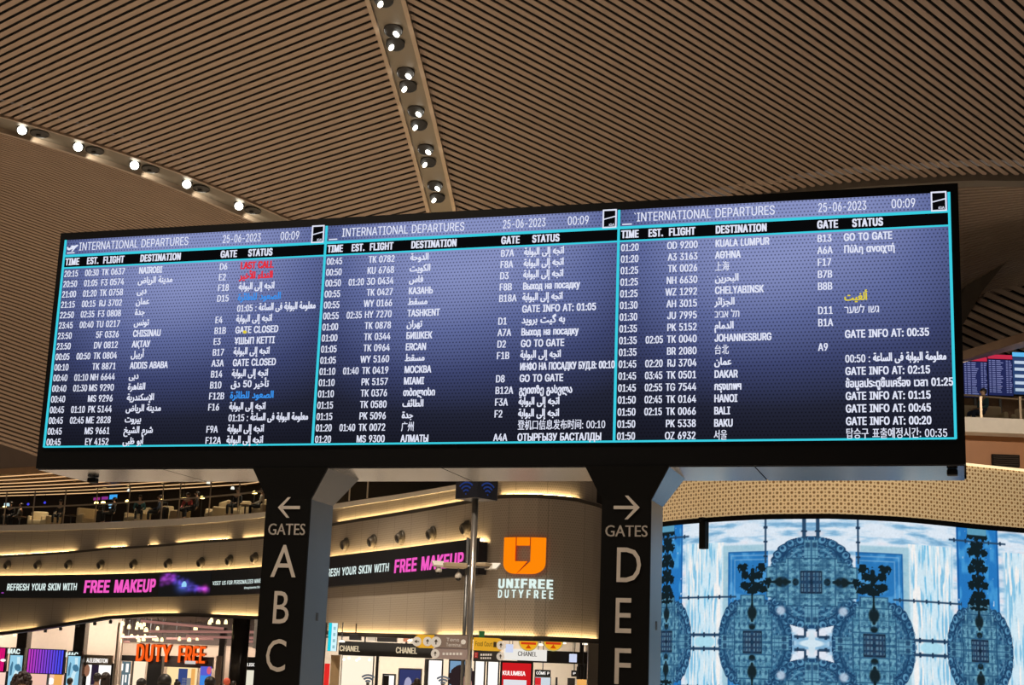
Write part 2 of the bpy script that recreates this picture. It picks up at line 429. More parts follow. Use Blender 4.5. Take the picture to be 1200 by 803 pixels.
pairs = [((461, 31), (463.5, 47)), ((475.5, 81), (478.5, 96.5)), ((487.5, 126), (491, 142)), ((499, 171), (502, 186)), ((510, 214), (512.5, 228))]
dn = (0, -.38, -.92); flat = (0, -.1, -1)
for k, (u, l) in enumerate(pairs):
    for w, (x, y) in (('upper', u), ('lower', l)):
        q = hit_beam(x, y); q[2] -= .085
        dv = (.05, .05, -.03) if w == 'upper' else (-.065, .05, -.03)
        downlight(q, dn, dv, 'round spotlight in the bronze ceiling beam, %s lamp of the %s pair from the top' % (w, ORD[k]), 'beam spotlights', side=(-.55 if w == 'upper' else 1.0))
q = hit_beam(450, -5); q[2] -= .085
downlight(q, dn, (-.05, .07, -.03), 'round spotlight in the bronze ceiling beam, cut off by the photo top edge', 'beam spotlights', side=1.0)
M_LENS2 = glow('arch_lamp', (255, 251, 236), 9.0)
for k, (x, y) in enumerate([(30.5, 147.5), (95.5, 167.5), (160.5, 189.5), (221.5, 212), (284.5, 237)]):
    b, l, q = web_hit(x, y, DL, aL, mL); q = np.array([aL + mL * b, b, zb(b)]) + DL * (lamL(b) + .33)
    tw = np.array(CAM) - q; tw = tw / np.linalg.norm(tw)
    q[2] -= .07; downlight(q, (.15, -.75, -.65), (0.0, -.01, -.0), 'bright round spotlight in the left ceiling arch, %s from the left' % ORD[k], 'arch spotlights facing the hall', .11, .095, 0, M_LENS2)
    b2, l2, q2 = web_hit(x + 20, y + 6.5, DL, aL, mL); q2 = np.array([aL + mL * b2, b2, zb(b2)]) + DL * (lamL(b2) + .36)
    q2[2] -= .03; downlight(q2, flat, (-.04, .06, .0), 'dark turned-away spotlight in the left ceiling arch, %s from the left' % ORD[k], 'arch spotlights facing away', .19, .05, 0, M_BLACK)
    o = spot(tuple(q2 + DL * .1 - SD * .1 + np.array([0, 0, -.16])), tuple(q2 + DL * .45 + SD * .55 + np.array([0, 0, -.10])), 34, 1.5, (1, .92, .75), .03)
for k, (u, l) in enumerate(pairs):
    q = hit_beam(*u); spot((q[0] + .1, q[1], q[2] - .12), (q[0] + 2.2, q[1], q[2] - 1.2), 6, 2.6, (1, .93, .82), .04)
    spot((q[0] - .1, q[1], q[2] - .12), (q[0] - 2.2, q[1], q[2] - 1.2), 6, 2.6, (1, .93, .82), .04)

# ================================================================== DEPARTURES BOARD on two pillars
YAW = .297909
BE = Vector((math.cos(YAW), -math.sin(YAW), 0)); BN = Vector((-math.sin(YAW), -math.cos(YAW), 0)); BC = Vector((-.42604, 12.9242, 3.53147))
BW, BH, BD = 8.4, 2.3119, .88
def B(u, z, off=0.0): return BC + BE * u + Vector((0, 0, z)) + BN * off
def board_on(x, y, off=0.0):
    d = ray(x, y); c = np.array(BC) + np.array(BN) * off; n = np.array(BN); t = ((c - CAM) @ n) / (d @ n); p = CAM + d * t
    return (p - np.array(BC)) @ np.array(BE), p[2] - BC[2]
def bbox(mb, u0, u1, z0, z1, o0, o1, mi=0):
    return mb.hexa([B(u0, z0, o1), B(u1, z0, o1), B(u1, z0, o0), B(u0, z0, o0), B(u0, z1, o1), B(u1, z1, o1), B(u1, z1, o0), B(u0, z1, o0)], mi)
M_FRAME = mat('board_black', (.004, .004, .0045), .5, 0, 0, spec=.12)
M_STEEL = mat('brushed_steel', (.125, .13, .14), .15, .9, .04, 3)
M_PILLAR = mat('pillar_steel', (.32, .37, .41), .28, .85, .04, 3); M_STEELD = mat('dark_steel', (.16, .165, .17), .4, .8, .05, 3)  # pillar: lighter, bluer copy of the steel, screen reflection mixed into its colour
board = thing('departures_board', 'huge black airport departures board showing three lit flight lists, standing on two sign pillars', 'departures board', B(0, 0, -.44) - Vector((0, 0, BC.z)))
mb = MB(); bbox(mb, -BW / 2, BW / 2, .0, BH, 0, -.06); bbox(mb, -BW / 2 + .01, BW / 2 - .01, .02, BH - .01, -.06, -BD + .06); bbox(mb, -BW / 2, BW / 2, .0, BH, -BD + .06, -BD)
mb.build('casing', M_FRAME, board)
# underside panels in brushed metal, with seams
seams = [-4.19, -2.86, -1.5, -.15, 1.2, 2.55, 4.19]
for a, b in zip(seams[:-1], seams[1:]):
    mb = MB(); bbox(mb, a + .006, b - .006, -.012, .018, -.015, -BD + .015); mb.build('soffit_panel', M_STEEL, board)
for x, y in ((109, 562), (1116, 552.5)):
    p = A(x, y, 12); d = ray(x, y); t = (BC.z - .03 - CAM[2]) / d[2]; q = Vector(CAM + d * t); mb = MB(); mb.rbox(q + Vector((0, 0, -.01)), (.085, .085, .05), .012, -YAW); mb.build('sensor', M_FRAME, board)
# --- lit screen background: blue-grey video, bright above the middle and dark in the lower corners, with the fine LED dot grid
def screen_mat():
    m = bpy.data.materials.new('board_screen'); m.use_nodes = True; g = G(m); g.n.clear()
    _, u, v = g.uv()                                       # u: metres along the screen, v: metres up
    un = g.math('DIVIDE', u, 2.7533); vn = g.math('DIVIDE', v, 2.0)
    vg = g.smooth(vn, -.12, .95)                             # dark below, light above
    # horizontal falloff, stronger low down
    dx = g.math('SUBTRACT', un, .52); dx2 = g.math('MULTIPLY', dx, dx)
    fall = g.math('SUBTRACT', 1.0, g.math('MULTIPLY', dx2, 1.75))
    r = g.math('MULTIPLY', g.math('ADD', g.math('MULTIPLY', vg, 1.03), .035), g.math('MAXIMUM', fall, .15))
    nz = g.noise(1.1, 1, None); 
    r = g.math('MULTIPLY', r, g.math('ADD', .82, g.math('MULTIPLY', nz, .36)))
    ramp = g.add('ShaderNodeValToRGB'); g.link(r, ramp.inputs[0]); e = ramp.color_ramp.elements
    e[0].position = 0; e[0].color = lin((17, 17, 23)) + (1,); e[1].position = 1; e[1].color = lin((136, 146, 196)) + (1,)
    for p, c in ((.18, (35, 38, 56)), (.42, (62, 70, 112)), (.7, (96, 107, 158))):
        k = ramp.color_ramp.elements.new(p); k.color = lin(c) + (1,)
    P = .0305
    row = g.math('FLOOR', g.math('DIVIDE', v, P)); sh = g.math('MULTIPLY', g.math('MODULO', row, 2), .5)
    fx = g.math('SUBTRACT', g.math('FRACT', g.math('ADD', g.math('DIVIDE', u, P), sh)), .5); fy = g.math('SUBTRACT', g.math('FRACT', g.math('DIVIDE', v, P)), .5)
    d = g.math('SQRT', g.math('ADD', g.math('MULTIPLY', fx, fx), g.math('MULTIPLY', fy, fy)))
    dot = g.math('ADD', .36, g.math('MULTIPLY', g.smooth(d, .12, .34), .64))
    em = g.add('ShaderNodeEmission'); o = g.add('ShaderNodeOutputMaterial')
    g.link(g.mix(dot, (0.004, .004, .006, 1), ramp.outputs[0]), em.inputs[0]); em.inputs[1].default_value = 1.0; g.link(em.outputs[0], o.inputs[0]); return m
M_SCREEN = screen_mat()
M_WHITE = glow('screen_white', (226, 230, 248)); M_CYAN = glow('screen_cyan', (58, 206, 226)); M_BLK = glow('screen_black', (9, 9, 11))
M_RED = glow('screen_red', (226, 48, 62)); M_BLUE = glow('screen_blue', (58, 146, 236)); M_YEL = glow('screen_yellow', (226, 208, 60))
SW = (BW - .14) / 3; S0 = -BW / 2 + .07
load_glyphs([('i', c) for c in 'ABCDEFGHIJKLMNOPQRSTUVWXYZ0123456789:-.abcdefghijklmnopqrstuvwxyz'])
SX = .394 / (layout('GO TO GATE')[1] * .064 / cap_of('i'))
GO = 'اتجه إلى البوابة'; INFO = 'معلومة البوابة فى الساعة'; BRD = 'الصعود للطائرة'; RU = 'Выход на посадку'
S = [[('20:15', '00:30', 'TK 0637', 'NAIROBI', 'D6', 'LAST CALL', 'r'), ('20:50', '01:05', 'F3 0574', 'مدينة الرياض', 'E2', 'النداء الأخير', 'r'), ('21:00', '01:20', 'TK 0758', 'دبى', 'F18', GO), ('21:15', '00:15', 'RJ 3702', 'عمان', 'D15', BRD, 'b'), ('22:50', '02:35', 'F3 0808', 'جدة', '', ('01:05', INFO)), ('23:45', '00:40', 'TU 0217', 'تونس', 'E4', GO), ('23:50', '', '5F 0326', 'CHISINAU', 'B1B', 'GATE CLOSED'), ('23:50', '', 'DV 0812', 'АҚТАУ', 'E3', 'ҰШЫП КЕТТІ'), ('00:05', '00:50', 'TK 0804', 'أربيل', 'B17', GO), ('00:10', '', 'TK 8871', 'ADDIS ABABA', 'A3A', 'GATE CLOSED'), ('00:40', '01:10', 'NH 6644', 'دبى', 'B14', GO), ('00:40', '01:30', 'MS 9290', 'القاهرة', 'B10', 'تأخير 50 دق'), ('00:40', '', 'MS 9296', 'الإسكندرية', 'F12B', BRD, 'b'), ('00:45', '01:10', 'PK 5144', 'مدينة الرياض', 'F16', GO), ('00:45', '02:45', 'ME 2828', 'بيروت', '', ('01:15', INFO)), ('00:45', '', 'MS 9661', 'شرم الشيخ', 'F9A', GO), ('00:45', '', 'EY 4152', 'أبو ظبى', 'F12A', GO)],
     [('00:45', '', 'TK 0782', 'الدوحة', 'B7A', GO), ('00:50', '', 'KU 6768', 'الكويت', 'F8A', GO), ('00:50', '01:20', '3O 0434', 'فاس', 'D3', GO), ('00:55', '', 'TK 0427', 'КАЗАНЬ', 'F8B', RU), ('00:55', '', 'WY 0166', 'مسقط', 'B18A', GO), ('00:55', '02:35', 'HY 7270', 'TASHKENT', '', 'GATE INFO AT: 01:05'), ('01:00', '', 'TK 0878', 'تهران', 'D1', 'به گيت برويد'), ('01:00', '', 'TK 0344', 'БИШКЕК', 'A7A', RU), ('01:05', '', 'TK 0964', 'ERCAN', 'D2', 'GO TO GATE'), ('01:05', '', 'WY 5160', 'مسقط', 'F1B', GO), ('01:10', '01:40', 'TK 0419', 'МОСКВА', '', 'ИНФО НА ПОСАДКУ БУД.В: 00:10'), ('01:10', '', 'PK 5157', 'MIAMI', 'D8', 'GO TO GATE'), ('01:10', '', 'TK 0376', 'თბილისი', 'B12A', 'გეითზე გასვლა'), ('01:15', '', 'TK 0580', 'الطائف', 'F3A', GO), ('01:15', '', 'PK 5096', 'جدة', 'F2', GO), ('01:20', '01:40', 'TK 0072', '广州', '', '登机口信息发布时间: 00:10'), ('01:20', '', 'MS 9300', 'АЛМАТЫ', 'A4A', 'ОТЫРҒЫЗУ БАСТАЛДЫ')],
     [('01:20', '', 'OD 9200', 'KUALA LUMPUR', 'B13', 'GO TO GATE'), ('01:20', '', 'A3 3163', 'ΑΘΉΝΑ', 'A6A', 'Πύλη ανοιχτή'), ('01:25', '', 'TK 0026', '上海', 'F17', ''), ('01:25', '', 'NH 6630', 'البحرين', 'B7B', ''), ('01:25', '', 'WZ 1292', 'CHELYABINSK', 'B8B', ''), ('01:30', '', 'AH 3015', 'الجزائر', '', 'ألغيت', 'y'), ('01:30', '', 'JU 7995', 'תל אביב', 'D11', 'גשו לשער'), ('01:35', '', 'PK 5152', 'الدمام', 'B1A', ''), ('01:35', '02:05', 'TK 0040', 'JOHANNESBURG', '', 'GATE INFO AT: 00:35'), ('01:35', '', 'BR 2080', '台北', 'A9', ''), ('01:45', '02:20', 'RJ 3704', 'عمان', '', ('00:50', INFO)), ('01:45', '03:45', 'TK 0501', 'DAKAR', '', 'GATE INFO AT: 02:15'), ('01:45', '02:55', 'TG 7544', 'กรุงเทพฯ', '', 'ข้อมูลประตูขึ้นเครื่อง เวลา 01:25'), ('01:50', '02:45', 'TK 0164', 'HANOI', '', 'GATE INFO AT: 01:15'), ('01:50', '02:15', 'TK 0066', 'BALI', '', 'GATE INFO AT: 00:45'), ('01:50', '', 'PK 5338', 'BAKU', '', 'GATE INFO AT: 00:20'), ('01:50', '', 'OZ 6932', '서울', '', '탑승구 표출예정시간: 00:35')]]
def isar(t): return any(0x600 <= ord(c) < 0x700 for c in t)
def ishe(t): return any(0x590 <= ord(c) < 0x600 for c in t)
def vis(t):
    if isar(t):
        if '50' in t: return shape('دق') + ' 50 ' + shape('تأخير')
        return shape(t)
    return t[::-1] if ishe(t) else t
load_glyphs([(fk_of(c, 'i'), c) for scr in S for row in scr for f in row[:6] for part in ((f,) if isinstance(f, str) else f) for c in vis(part)])
COLM = {'r': 1, 'b': 2, 'y': 3}
CAP = .0635
for k in range(3):
    u0 = S0 + k * SW
    mb = MB(); a = [B(u0, .2, .004), B(u0 + SW, .2, .004), B(u0 + SW, BH - .075, .004), B(u0, BH - .075, .004)]
    mb.quad(*a, uv=[(0, 0), (SW, 0), (SW, BH - .275), (0, BH - .275)])
    scr = mb.build('lit_screen', M_SCREEN, board); scr['label'] = ['left', 'middle', 'right'][k] + ' flight list on the board'
    fn = lambda x, y, u0=u0, o=.012: B(u0 + x, y, o)
    mb = MB(); bbox(mb, u0, u0 + SW, 1.958, 2.064, .004, .007); mb.build('heading_bar', M_BLK, scr)
    mb = MB()
    for z0, z1 in ((1.946, 1.960), (2.062, 2.086)): bbox(mb, u0, u0 + SW, z0, z1, .004, .010)
    bbox(mb, u0 - .012, u0 + .010, .2, BH - .075, .004, .010)
    if k == 2: bbox(mb, u0 + SW - .014, u0 + SW + .008, .2, BH - .075, .004, .010)
    bbox(mb, u0, u0 + SW, .196, .212, .004, .010); mb.build('cyan_border', M_CYAN, scr)
    mb = MB(); ti = 'INTERNATIONAL DEPARTURES'
    text(mb, ti, .155, 2.122, .080, fn, 1.190, bold=.03); text(mb, '25-06-2023', 1.696, 2.122, .078, fn, .402, bold=.03); text(mb, '00:09', 2.29, 2.122, .078, fn, .2, bold=.03)
    if k == 2: mb.quad(fn(.133, 2.20), fn(.147, 2.185), fn(.150, 2.19), fn(.139, 2.204))
    mb.quad(fn(.03, 2.097), fn(.115, 2.097), fn(.115, 2.108), fn(.03, 2.108))
    if k == 0:                                             # departing aeroplane pictogram
        for P in ([(.03, 2.135), (.05, 2.128), (.13, 2.158), (.15, 2.172), (.14, 2.182), (.125, 2.18), (.055, 2.155)], [(.06, 2.165), (.075, 2.178), (.125, 2.172), (.105, 2.155)], [(.10, 2.16), (.075, 2.115), (.09, 2.115), (.135, 2.168)], [(.03, 2.135), (.022, 2.165), (.034, 2.165), (.052, 2.145)]):
            n = len(mb.v); mb.v += [tuple(fn(*q)) for q in P]; mb.face(range(n, n + len(P)))
    mb.build('title_line', M_WHITE, scr)
    # square airport mark: white outline, black field, rising bar
    mb = MB(); bbox(mb, u0 + 2.607, u0 + 2.732, 2.077, 2.246, .004, .008)
    lg = mb.build('logo', M_BLK, scr); mb = MB(); L0, L1, Z0, Z1 = 2.607, 2.732, 2.077, 2.246
    for q in ((L0, L0 + .012, Z0, Z1), (L1 - .012, L1, Z0, Z1), (L0, L1, Z0, Z0 + .012), (L0, L1, Z1 - .012, Z1)): bbox(mb, u0 + q[0], u0 + q[1], q[2], q[3], .008, .012)
    mb.quad(fn(L0, 2.150), fn(L1, 2.178), fn(L1, 2.188), fn(L0, 2.160)); text(mb, 'iGA', L1 - .018, 2.094, .022, fn, .05, align='r', bold=.08)
    o = mb.build('logo_lines', M_WHITE, scr)
    mb = MB()
    for t, x, w in (('TIME', .02, .16), ('EST.', .258, .136), ('FLIGHT', .436, .236), ('DESTINATION', .838, .44), ('GATE', 1.687, .178), ('STATUS', 1.972, .256)): text(mb, t, x, 1.98, .066, fn, w, bold=.13, track=.035)
    mb.build('column_headings', M_WHITE, scr)
    for r, row in enumerate(S[k]):
        z = 1.893 - r * (1.893 - .248) / 16 - CAP / 2; mb = MB(); tm, es, fl, de, ga, stt = row[:6]; ci = COLM.get(row[6], 0) if len(row) > 6 else 0
        text(mb, tm, .021, z, CAP, fn, .162, bold=.085)
        if es: text(mb, es, .25, z, CAP, fn, .158, bold=.085)
        text(mb, fl, .689, z, CAP, fn, None, SX * .97, 'r', bold=.085)
        cjk = any(ord(c) > 0x2E00 and ord(c) < 0xF000 for c in de)
        text(mb, vis(de), .837, z + (.006 if isar(de) else 0), CAP * (.94 if isar(de) else .98), fn, None, SX * (1.12 if isar(de) else .95), 'l', bold=.04 if cjk or ishe(de) else .095)
        text(mb, ga, 1.688, z, CAP, fn, None, SX, bold=.085)
        if isinstance(stt, tuple):
            text(mb, stt[0] + ' :', 1.903, z, CAP, fn, .205, bold=.085); text(mb, vis(stt[1]), 2.125, z + .006, CAP, fn, .575, bold=.095)
        elif stt:
            w = None; s = SX; n = len(stt)
            if stt == GO: w = .37
            elif stt == RU: w = .52
            elif stt.startswith('ИНФО'): w = .845
            elif stt.startswith('ОТЫР'): w = .745
            elif stt.startswith('登'): w = .775
            elif stt.startswith('탑'): w = .79
            elif stt.startswith('ข้อ'): w = .845
            elif stt.startswith('გე'): w = .48
            elif isar(stt): s = SX * 1.15
            elif ishe(stt): s = SX * 1.05
            text(mb, vis(stt), 1.903, z + (.006 if isar(stt) else 0), CAP * (.98 if isar(stt) else 1), fn, w, s, mi=ci, bold=.16 if ci == 1 else .04 if ishe(stt) or any(ord(c) > 0x2E00 for c in stt) else .095)
            if k == 0 and r == 6: mb.ball(fn(2.005, z + .01), (.02, .006, .016), n=8, m=4, mi=3)
        mb.build('flight_row', [M_WHITE, M_RED, M_BLUE, M_YEL], scr)

# --- the two sign pillars (legs of the board)
M_SIGN = mat('pillar_sign_black', (.005, .005, .005), .5, 0, 0, spec=.12); M_LETTER = mat('pillar_letters', (.62, .57, .52), .6, 0, .03, 20)
def arrow_outline(fn, u, z, w, h, left):
    s = -1 if left else 1; t = .028; tip = u + s * w / 2; tail = u - s * w / 2; out = []
    out.append([(tail, z - t / 2), (tip - s * t, z - t / 2), (tip - s * t, z + t / 2), (tail, z + t / 2)])
    for q in (1, -1): out.append([(tip, z), (tip - s * h * .5, z + q * h * .5), (tip - s * (h * .5 + t * 1.0), z + q * h * .5), (tip - s * t * 1.35, z)])
    return out
def pillar(u0, u1, left, letters, pos):
    zt = 3.245 - BC.z; zb_ = -BC.z
    mb = MB(); bbox(mb, u0, u1, zb_, zt, -.02, -.50)
    p = mb.build('pillar', M_PILLAR, board); f = .15; mb = MB()
    mb.hexa([B(u0, zt, -.02), B(u1, zt, -.02), B(u1, zt, -.50), B(u0, zt, -.50), B(u0 - f, -.01, -.0), B(u1 + f, -.01, -.0), B(u1 + f, -.01, -.72), B(u0 - f, -.01, -.72)])
    mb.build('capital', M_STEEL, p)
    mb = MB(); bbox(mb, u0, u1, zb_, zt, -.02, -.0)
    q = .012
    mb.hexa([B(u0, zt, -.018), B(u1, zt, -.018), B(u1, zt, 0), B(u0, zt, 0), B(u0 - f, -.004, .002), B(u1 + f, -.004, .002), B(u1 + f, -.004, .02), B(u0 - f, -.004, .02)])
    mb.build('sign_face', M_SIGN, p)
    mb = MB(); bbox(mb, u0 + .0, u1, zb_, zb_ + .12, .01, -.52); mb.build('foot_plate', M_STEELD, p)
    mb = MB()
    for k in (1.1, 2.2): mb = MB(); bbox(mb, u1 - .002, u1 + .004, zb_ + k, zb_ + k + .07, -.28, -.32); mb.build('side_latch', M_STEELD, p)
    mb = MB(); fn = lambda x, y: B(x, y, .005)
    for (t, x0, x1, y0, y1) in pos:
        a0, zz0 = board_on((x0 + x1) / 2, y1); a1, zz1 = board_on((x0 + x1) / 2, y0); l0 = board_on(x0, y1)[0]; l1 = board_on(x1, y1)[0]
        if t in '<>':
            for P in arrow_outline(fn, (l0 + l1) / 2, (zz0 + zz1) / 2, l1 - l0, zz1 - zz0, t == '<'):
                n = len(mb.v); mb.v += [tuple(fn(*k)) for k in P]; mb.face(range(n, n + 4))
        else: text(mb, t, l0, zz0, zz1 - zz0, fn, l1 - l0, face='b', bold=.03 if len(t) > 1 else .0)
    o = mb.build('lettering', M_LETTER, p); return p
pl = pillar(-1.79, -1.36, True, 'ABC', [('<', 325, 351, 583, 607), ('GATES', 313.5, 358, 614, 627), ('A', 317, 346.5, 639, 676.5), ('B', 316.5, 338.5, 693, 731), ('C', 309, 335.5, 749.5, 787), ('GATES', 0, 0, 0, 0)][:5])
pl['label'] = 'left sign pillar reading GATES A B C with a left arrow'
pr_ = pillar(1.283, 1.70, False, 'DEF', [('>', 719, 749.5, 581, 609), ('GATES', 708.5, 759.5, 616, 629), ('D', 719, 753, 642, 682.5), ('E', 717.5, 741, 701, 742), ('F', 716, 740.5, 760, 802)])
pr_['label'] = 'right sign pillar reading GATES D E F with a right arrow'

# ================================================================== FLOOR and the curved two-storey building behind the board
fl = MB(); fl.quad((-60, -12, 0), (60, -12, 0), (60, 96, 0), (-60, 96, 0)); struct(fl.build('floor', mat('floor_stone', (.62, .55, .46), .35, 0, .04, .5)), 'pale polished concourse floor', 'floor')
def wallbox(name, p0, p1, z0, z1, th, m, label):
    a, b = Vector((p0[0], p0[1], 0)), Vector((p1[0], p1[1], 0)); n = Vector(((b - a).y, -(b - a).x, 0)).normalized() * th
    mb = MB(); mb.hexa([(a.x, a.y, z0), (b.x, b.y, z0), (b.x - n.x, b.y - n.y, z0), (a.x - n.x, a.y - n.y, z0), (a.x, a.y, z1), (b.x, b.y, z1), (b.x - n.x, b.y - n.y, z1), (a.x - n.x, a.y - n.y, z1)])
    return struct(mb.build(name, m), label, 'wall')
M_DARKWALL = mat('dark_wall', (.022, .017, .014), .7, 0, .1, .6)
wallbox('wall_back', (-62, 95), (62, 95), 0, 24, .4, M_DARKWALL, 'dark far wall behind the building')

def catmull(P, n=12):
    P = [Vector((p[0], p[1], 0)) for p in P]; out = []
    for i in range(1, len(P) - 2):
        for k in range(n):
            t = k / n; a, b, c, d = P[i - 1:i + 3]
            out.append(.5 * ((2 * b) + (c - a) * t + (2 * a - 5 * b + 4 * c - d) * t * t + (3 * b - a - 3 * c + d) * t ** 3))
    out.append(P[-2]); return out
class Plan:
    def __init__(s, P, step=.35):
        pts = np.array([(p.x, p.y) for p in catmull(P)]); d = np.r_[0, np.cumsum(np.hypot(*np.diff(pts, axis=0).T))]
        s.L = d[-1]; n = int(s.L / step); s.S = np.linspace(0, s.L, n + 1); s.X = np.interp(s.S, d, pts[:, 0]); s.Y = np.interp(s.S, d, pts[:, 1])
        tx, ty = np.gradient(s.X, s.S), np.gradient(s.Y, s.S); l = np.hypot(tx, ty); s.NX, s.NY = ty / l, -tx / l
        s.AZ = s.X / s.Y; k = int(np.argmax(s.AZ)); s.kmax = k
    def p(s, v, z=0.0, off=0.0):
        x, y, nx, ny = (np.interp(v, s.S, q) for q in (s.X, s.Y, s.NX, s.NY)); return Vector((x + nx * off, y + ny * off, z))
    def hit(s, px, py, off=0.0):              # (s, z) seen at a pixel
        d = ray(px, py); az = d[0] / d[1]; X = s.X + s.NX * off; Y = s.Y + s.NY * off; a = X / Y; k = int(np.argmax(a))
        v = float(np.interp(az, a[:k + 1], s.S[:k + 1])); y = float(np.interp(v, s.S, Y)); return v, CAM[2] + d[2] / d[1] * y
    def row(s, pts, off=0.0):                 # pixels along an edge -> z(s)
        h = sorted(s.hit(x, y, off) for x, y in pts); X = [a for a, _ in h]; Z = [b for _, b in h]
        return lambda v: float(np.interp(v, X, Z))
    def smp(s, a, b, step=.4):
        n = max(2, int(abs(b - a) / step)); return list(np.linspace(a, b, n + 1))
FP = Plan([(-40, 82), (-34, 79), (-28.6, 76.2), (-24, 73.4), (-17.6, 68.8), (-13.8, 65.2), (-9.5, 60.3), (-6.1, 53.8), (-3.4, 49.25), (-1.0, 45.0), (-.28, 43.7), (.65, 43.06), (1.5, 43.1), (2.3, 43.55), (2.85, 44.6), (3.1, 46.5), (3.3, 52), (3.3, 60), (3.3, 66)])
def S_(x, y=680, off=0.0): return FP.hit(x, y, off)[0]
zrim = FP.row([(-40, 751), (0, 743.5), (42, 738.5), (82, 732), (130, 724.5), (180, 721.5), (230, 721.5), (310, 725), (350, 736), (398, 744), (500, 747), (600, 749), (690, 752)])
zled = FP.row([(-40, 654), (0, 651), (82, 646), (125, 641.5), (197, 637), (240, 633), (311, 628), (391, 612.5), (470, 599.5), (542, 587), (582, 580), (620, 579), (650, 580.5), (675, 583), (690, 587)])
zpt = FP.row([(-40, 616), (0, 615), (80, 613), (160, 609.3), (230, 605.5), (311, 598.5), (391, 589), (470, 577), (539, 565)])
zpb = FP.row([(-40, 623), (0, 622), (80, 620.5), (160, 617.5), (230, 613), (310, 604.7), (391, 595), (470, 582.5), (539, 570.5)])
ZRT, ZRB = 5.718, 4.689
s_l, s_r, s_rib = 1.0, FP.L - .5, S_(570)
def mesh_mat(name, col, pitch, hole, rough=.5, metal=.25):
    """expanded-metal cladding: staggered openings, vertical panel joints; u, v in metres"""
    m = bpy.data.materials.new(name); m.use_nodes = True; g = G(m); b = g.n['Principled BSDF']; _, u, v = g.uv()
    row = g.math('FLOOR', g.math('DIVIDE', v, pitch)); sh = g.math('MULTIPLY', g.math('MODULO', row, 2), .5)
    fx = g.math('SUBTRACT', g.math('FRACT', g.math('ADD', g.math('DIVIDE', u, pitch * 1.15), sh)), .5); fy = g.math('SUBTRACT', g.math('FRACT', g.math('DIVIDE', v, pitch)), .5)
    d = g.math('ADD', g.math('ABSOLUTE', fx), g.math('ABSOLUTE', fy)); open_ = g.smooth(d, .22, .42)
    jn = g.smooth(g.math('ABSOLUTE', g.math('SUBTRACT', g.math('FRACT', g.math('DIVIDE', u, 1.22)), .5)), .0, .018)
    nz = g.noise(.7, 3); tone = g.math('ADD', .86, g.math('MULTIPLY', nz, .28))
    base = g.mix(tone, (0, 0, 0, 1), col + (1,)); base = g.mix(open_, tuple(c * hole for c in col) + (1,), base); base = g.mix(jn, tuple(c * .55 for c in col) + (1,), base)
    g.link(base, b.inputs['Base Color']); b.inputs['Roughness'].default_value = rough; b.inputs['Metallic'].default_value = metal; return m
M_CLAD = mesh_mat('mesh_cladding', (.40, .345, .28), .072, .66)
M_LEDGE = mat('ledge_dark', (.055, .045, .035), .5, .3, .05); M_WARMWHITE = mat('slab_white', (.80, .74, .65), .5, 0, .04)
M_COVE = mat('cove_light', (.9, .8, .6), .5, 0, 0, emit=(1.0, .70, .33), es=COVE)
def curtain(name, label, a, b, z0, z1, off, m, parent=None, th=.08):
    mb = MB(); R = []; U = []; of = off if callable(off) else (lambda v: off)
    for v in FP.smp(a, b):
        zz0, zz1 = z0(v) if callable(z0) else z0, z1(v) if callable(z1) else z1
        R.append([FP.p(v, zz0, of(v)), FP.p(v, zz1, of(v)), FP.p(v, zz1, of(v) - th), FP.p(v, zz0, of(v) - th)]); U.append([(v, zz0), (v, zz1), (v, zz1), (v, zz0)])
    mb.sweep(R, 0, True, U); o = mb.build(name, m, parent)
    return struct(o, label) if parent is None else o
w1 = curtain('wall_left', 'mesh-clad curved wall carrying the ribbon screen and the round sign corner', s_l, s_r, zrim, zled, 0, M_CLAD)
zup = lambda v: zpb(v) + .02 if v < S_(541) else 10.9
w2 = curtain('wall_left_upper', 'mesh-clad curved wall band under the white balcony edge', s_l, s_r, lambda v: zled(v) - .3, zup, -.30, M_CLAD)
# ledge cap, rim lip and ribbon shelf
tr_ = curtain('trim_1', 'dark ledge along the top of the mesh wall', s_l, s_r, lambda v: zled(v) - .12, lambda v: zled(v) - .02, .015, M_LEDGE, None, .33)
tr2 = curtain('trim_2', 'narrow lip along the wavy lower rim of the mesh wall', s_l, s_r, lambda v: zrim(v) - .05, lambda v: zrim(v) + .015, .24, M_LEDGE, None, .32)
curtain('slab_balcony', 'white curved balcony edge', s_l, S_(575), zpb, zpt, -.24, M_WARMWHITE, None, .3)
def cove(segs, z, off, parent, w=.05):
    for a, b in segs:
        mb = MB(); R = []
        for v in FP.smp(a, b): zz = z(v) if callable(z) else z; R.append([FP.p(v, zz, off), FP.p(v, zz + w, off), FP.p(v, zz + w, off - w), FP.p(v, zz, off - w)])
        mb.sweep(R).build('cove_light', M_COVE, parent)
px = lambda L, y: [(S_(a, y), S_(b, y)) for a, b in L]
curtain('rim_upstand', '', s_l, s_r, lambda v: zrim(v) - .05, lambda v: zrim(v) + .085, .24, M_LEDGE, tr2, .025)
cove(px([(-40, 27), (29, 83), (108, 142), (169, 178), (200, 262), (277, 330), (385, 430), (430, 545), (575, 640), (640, 686)], 640), lambda v: zled(v) - .02, -.20, w2)
cove(px([(-40, 78), (79, 175), (176, 250), (252, 330), (385, 460), (461, 568)], 672), ZRT - .03, .14, w1)
cove(px([(-40, 42), (75, 140), (141, 207), (247, 330), (385, 450), (451, 497), (513, 560), (560, 628), (642, 700)], 740), lambda v: zrim(v) + .02, .13, w1)

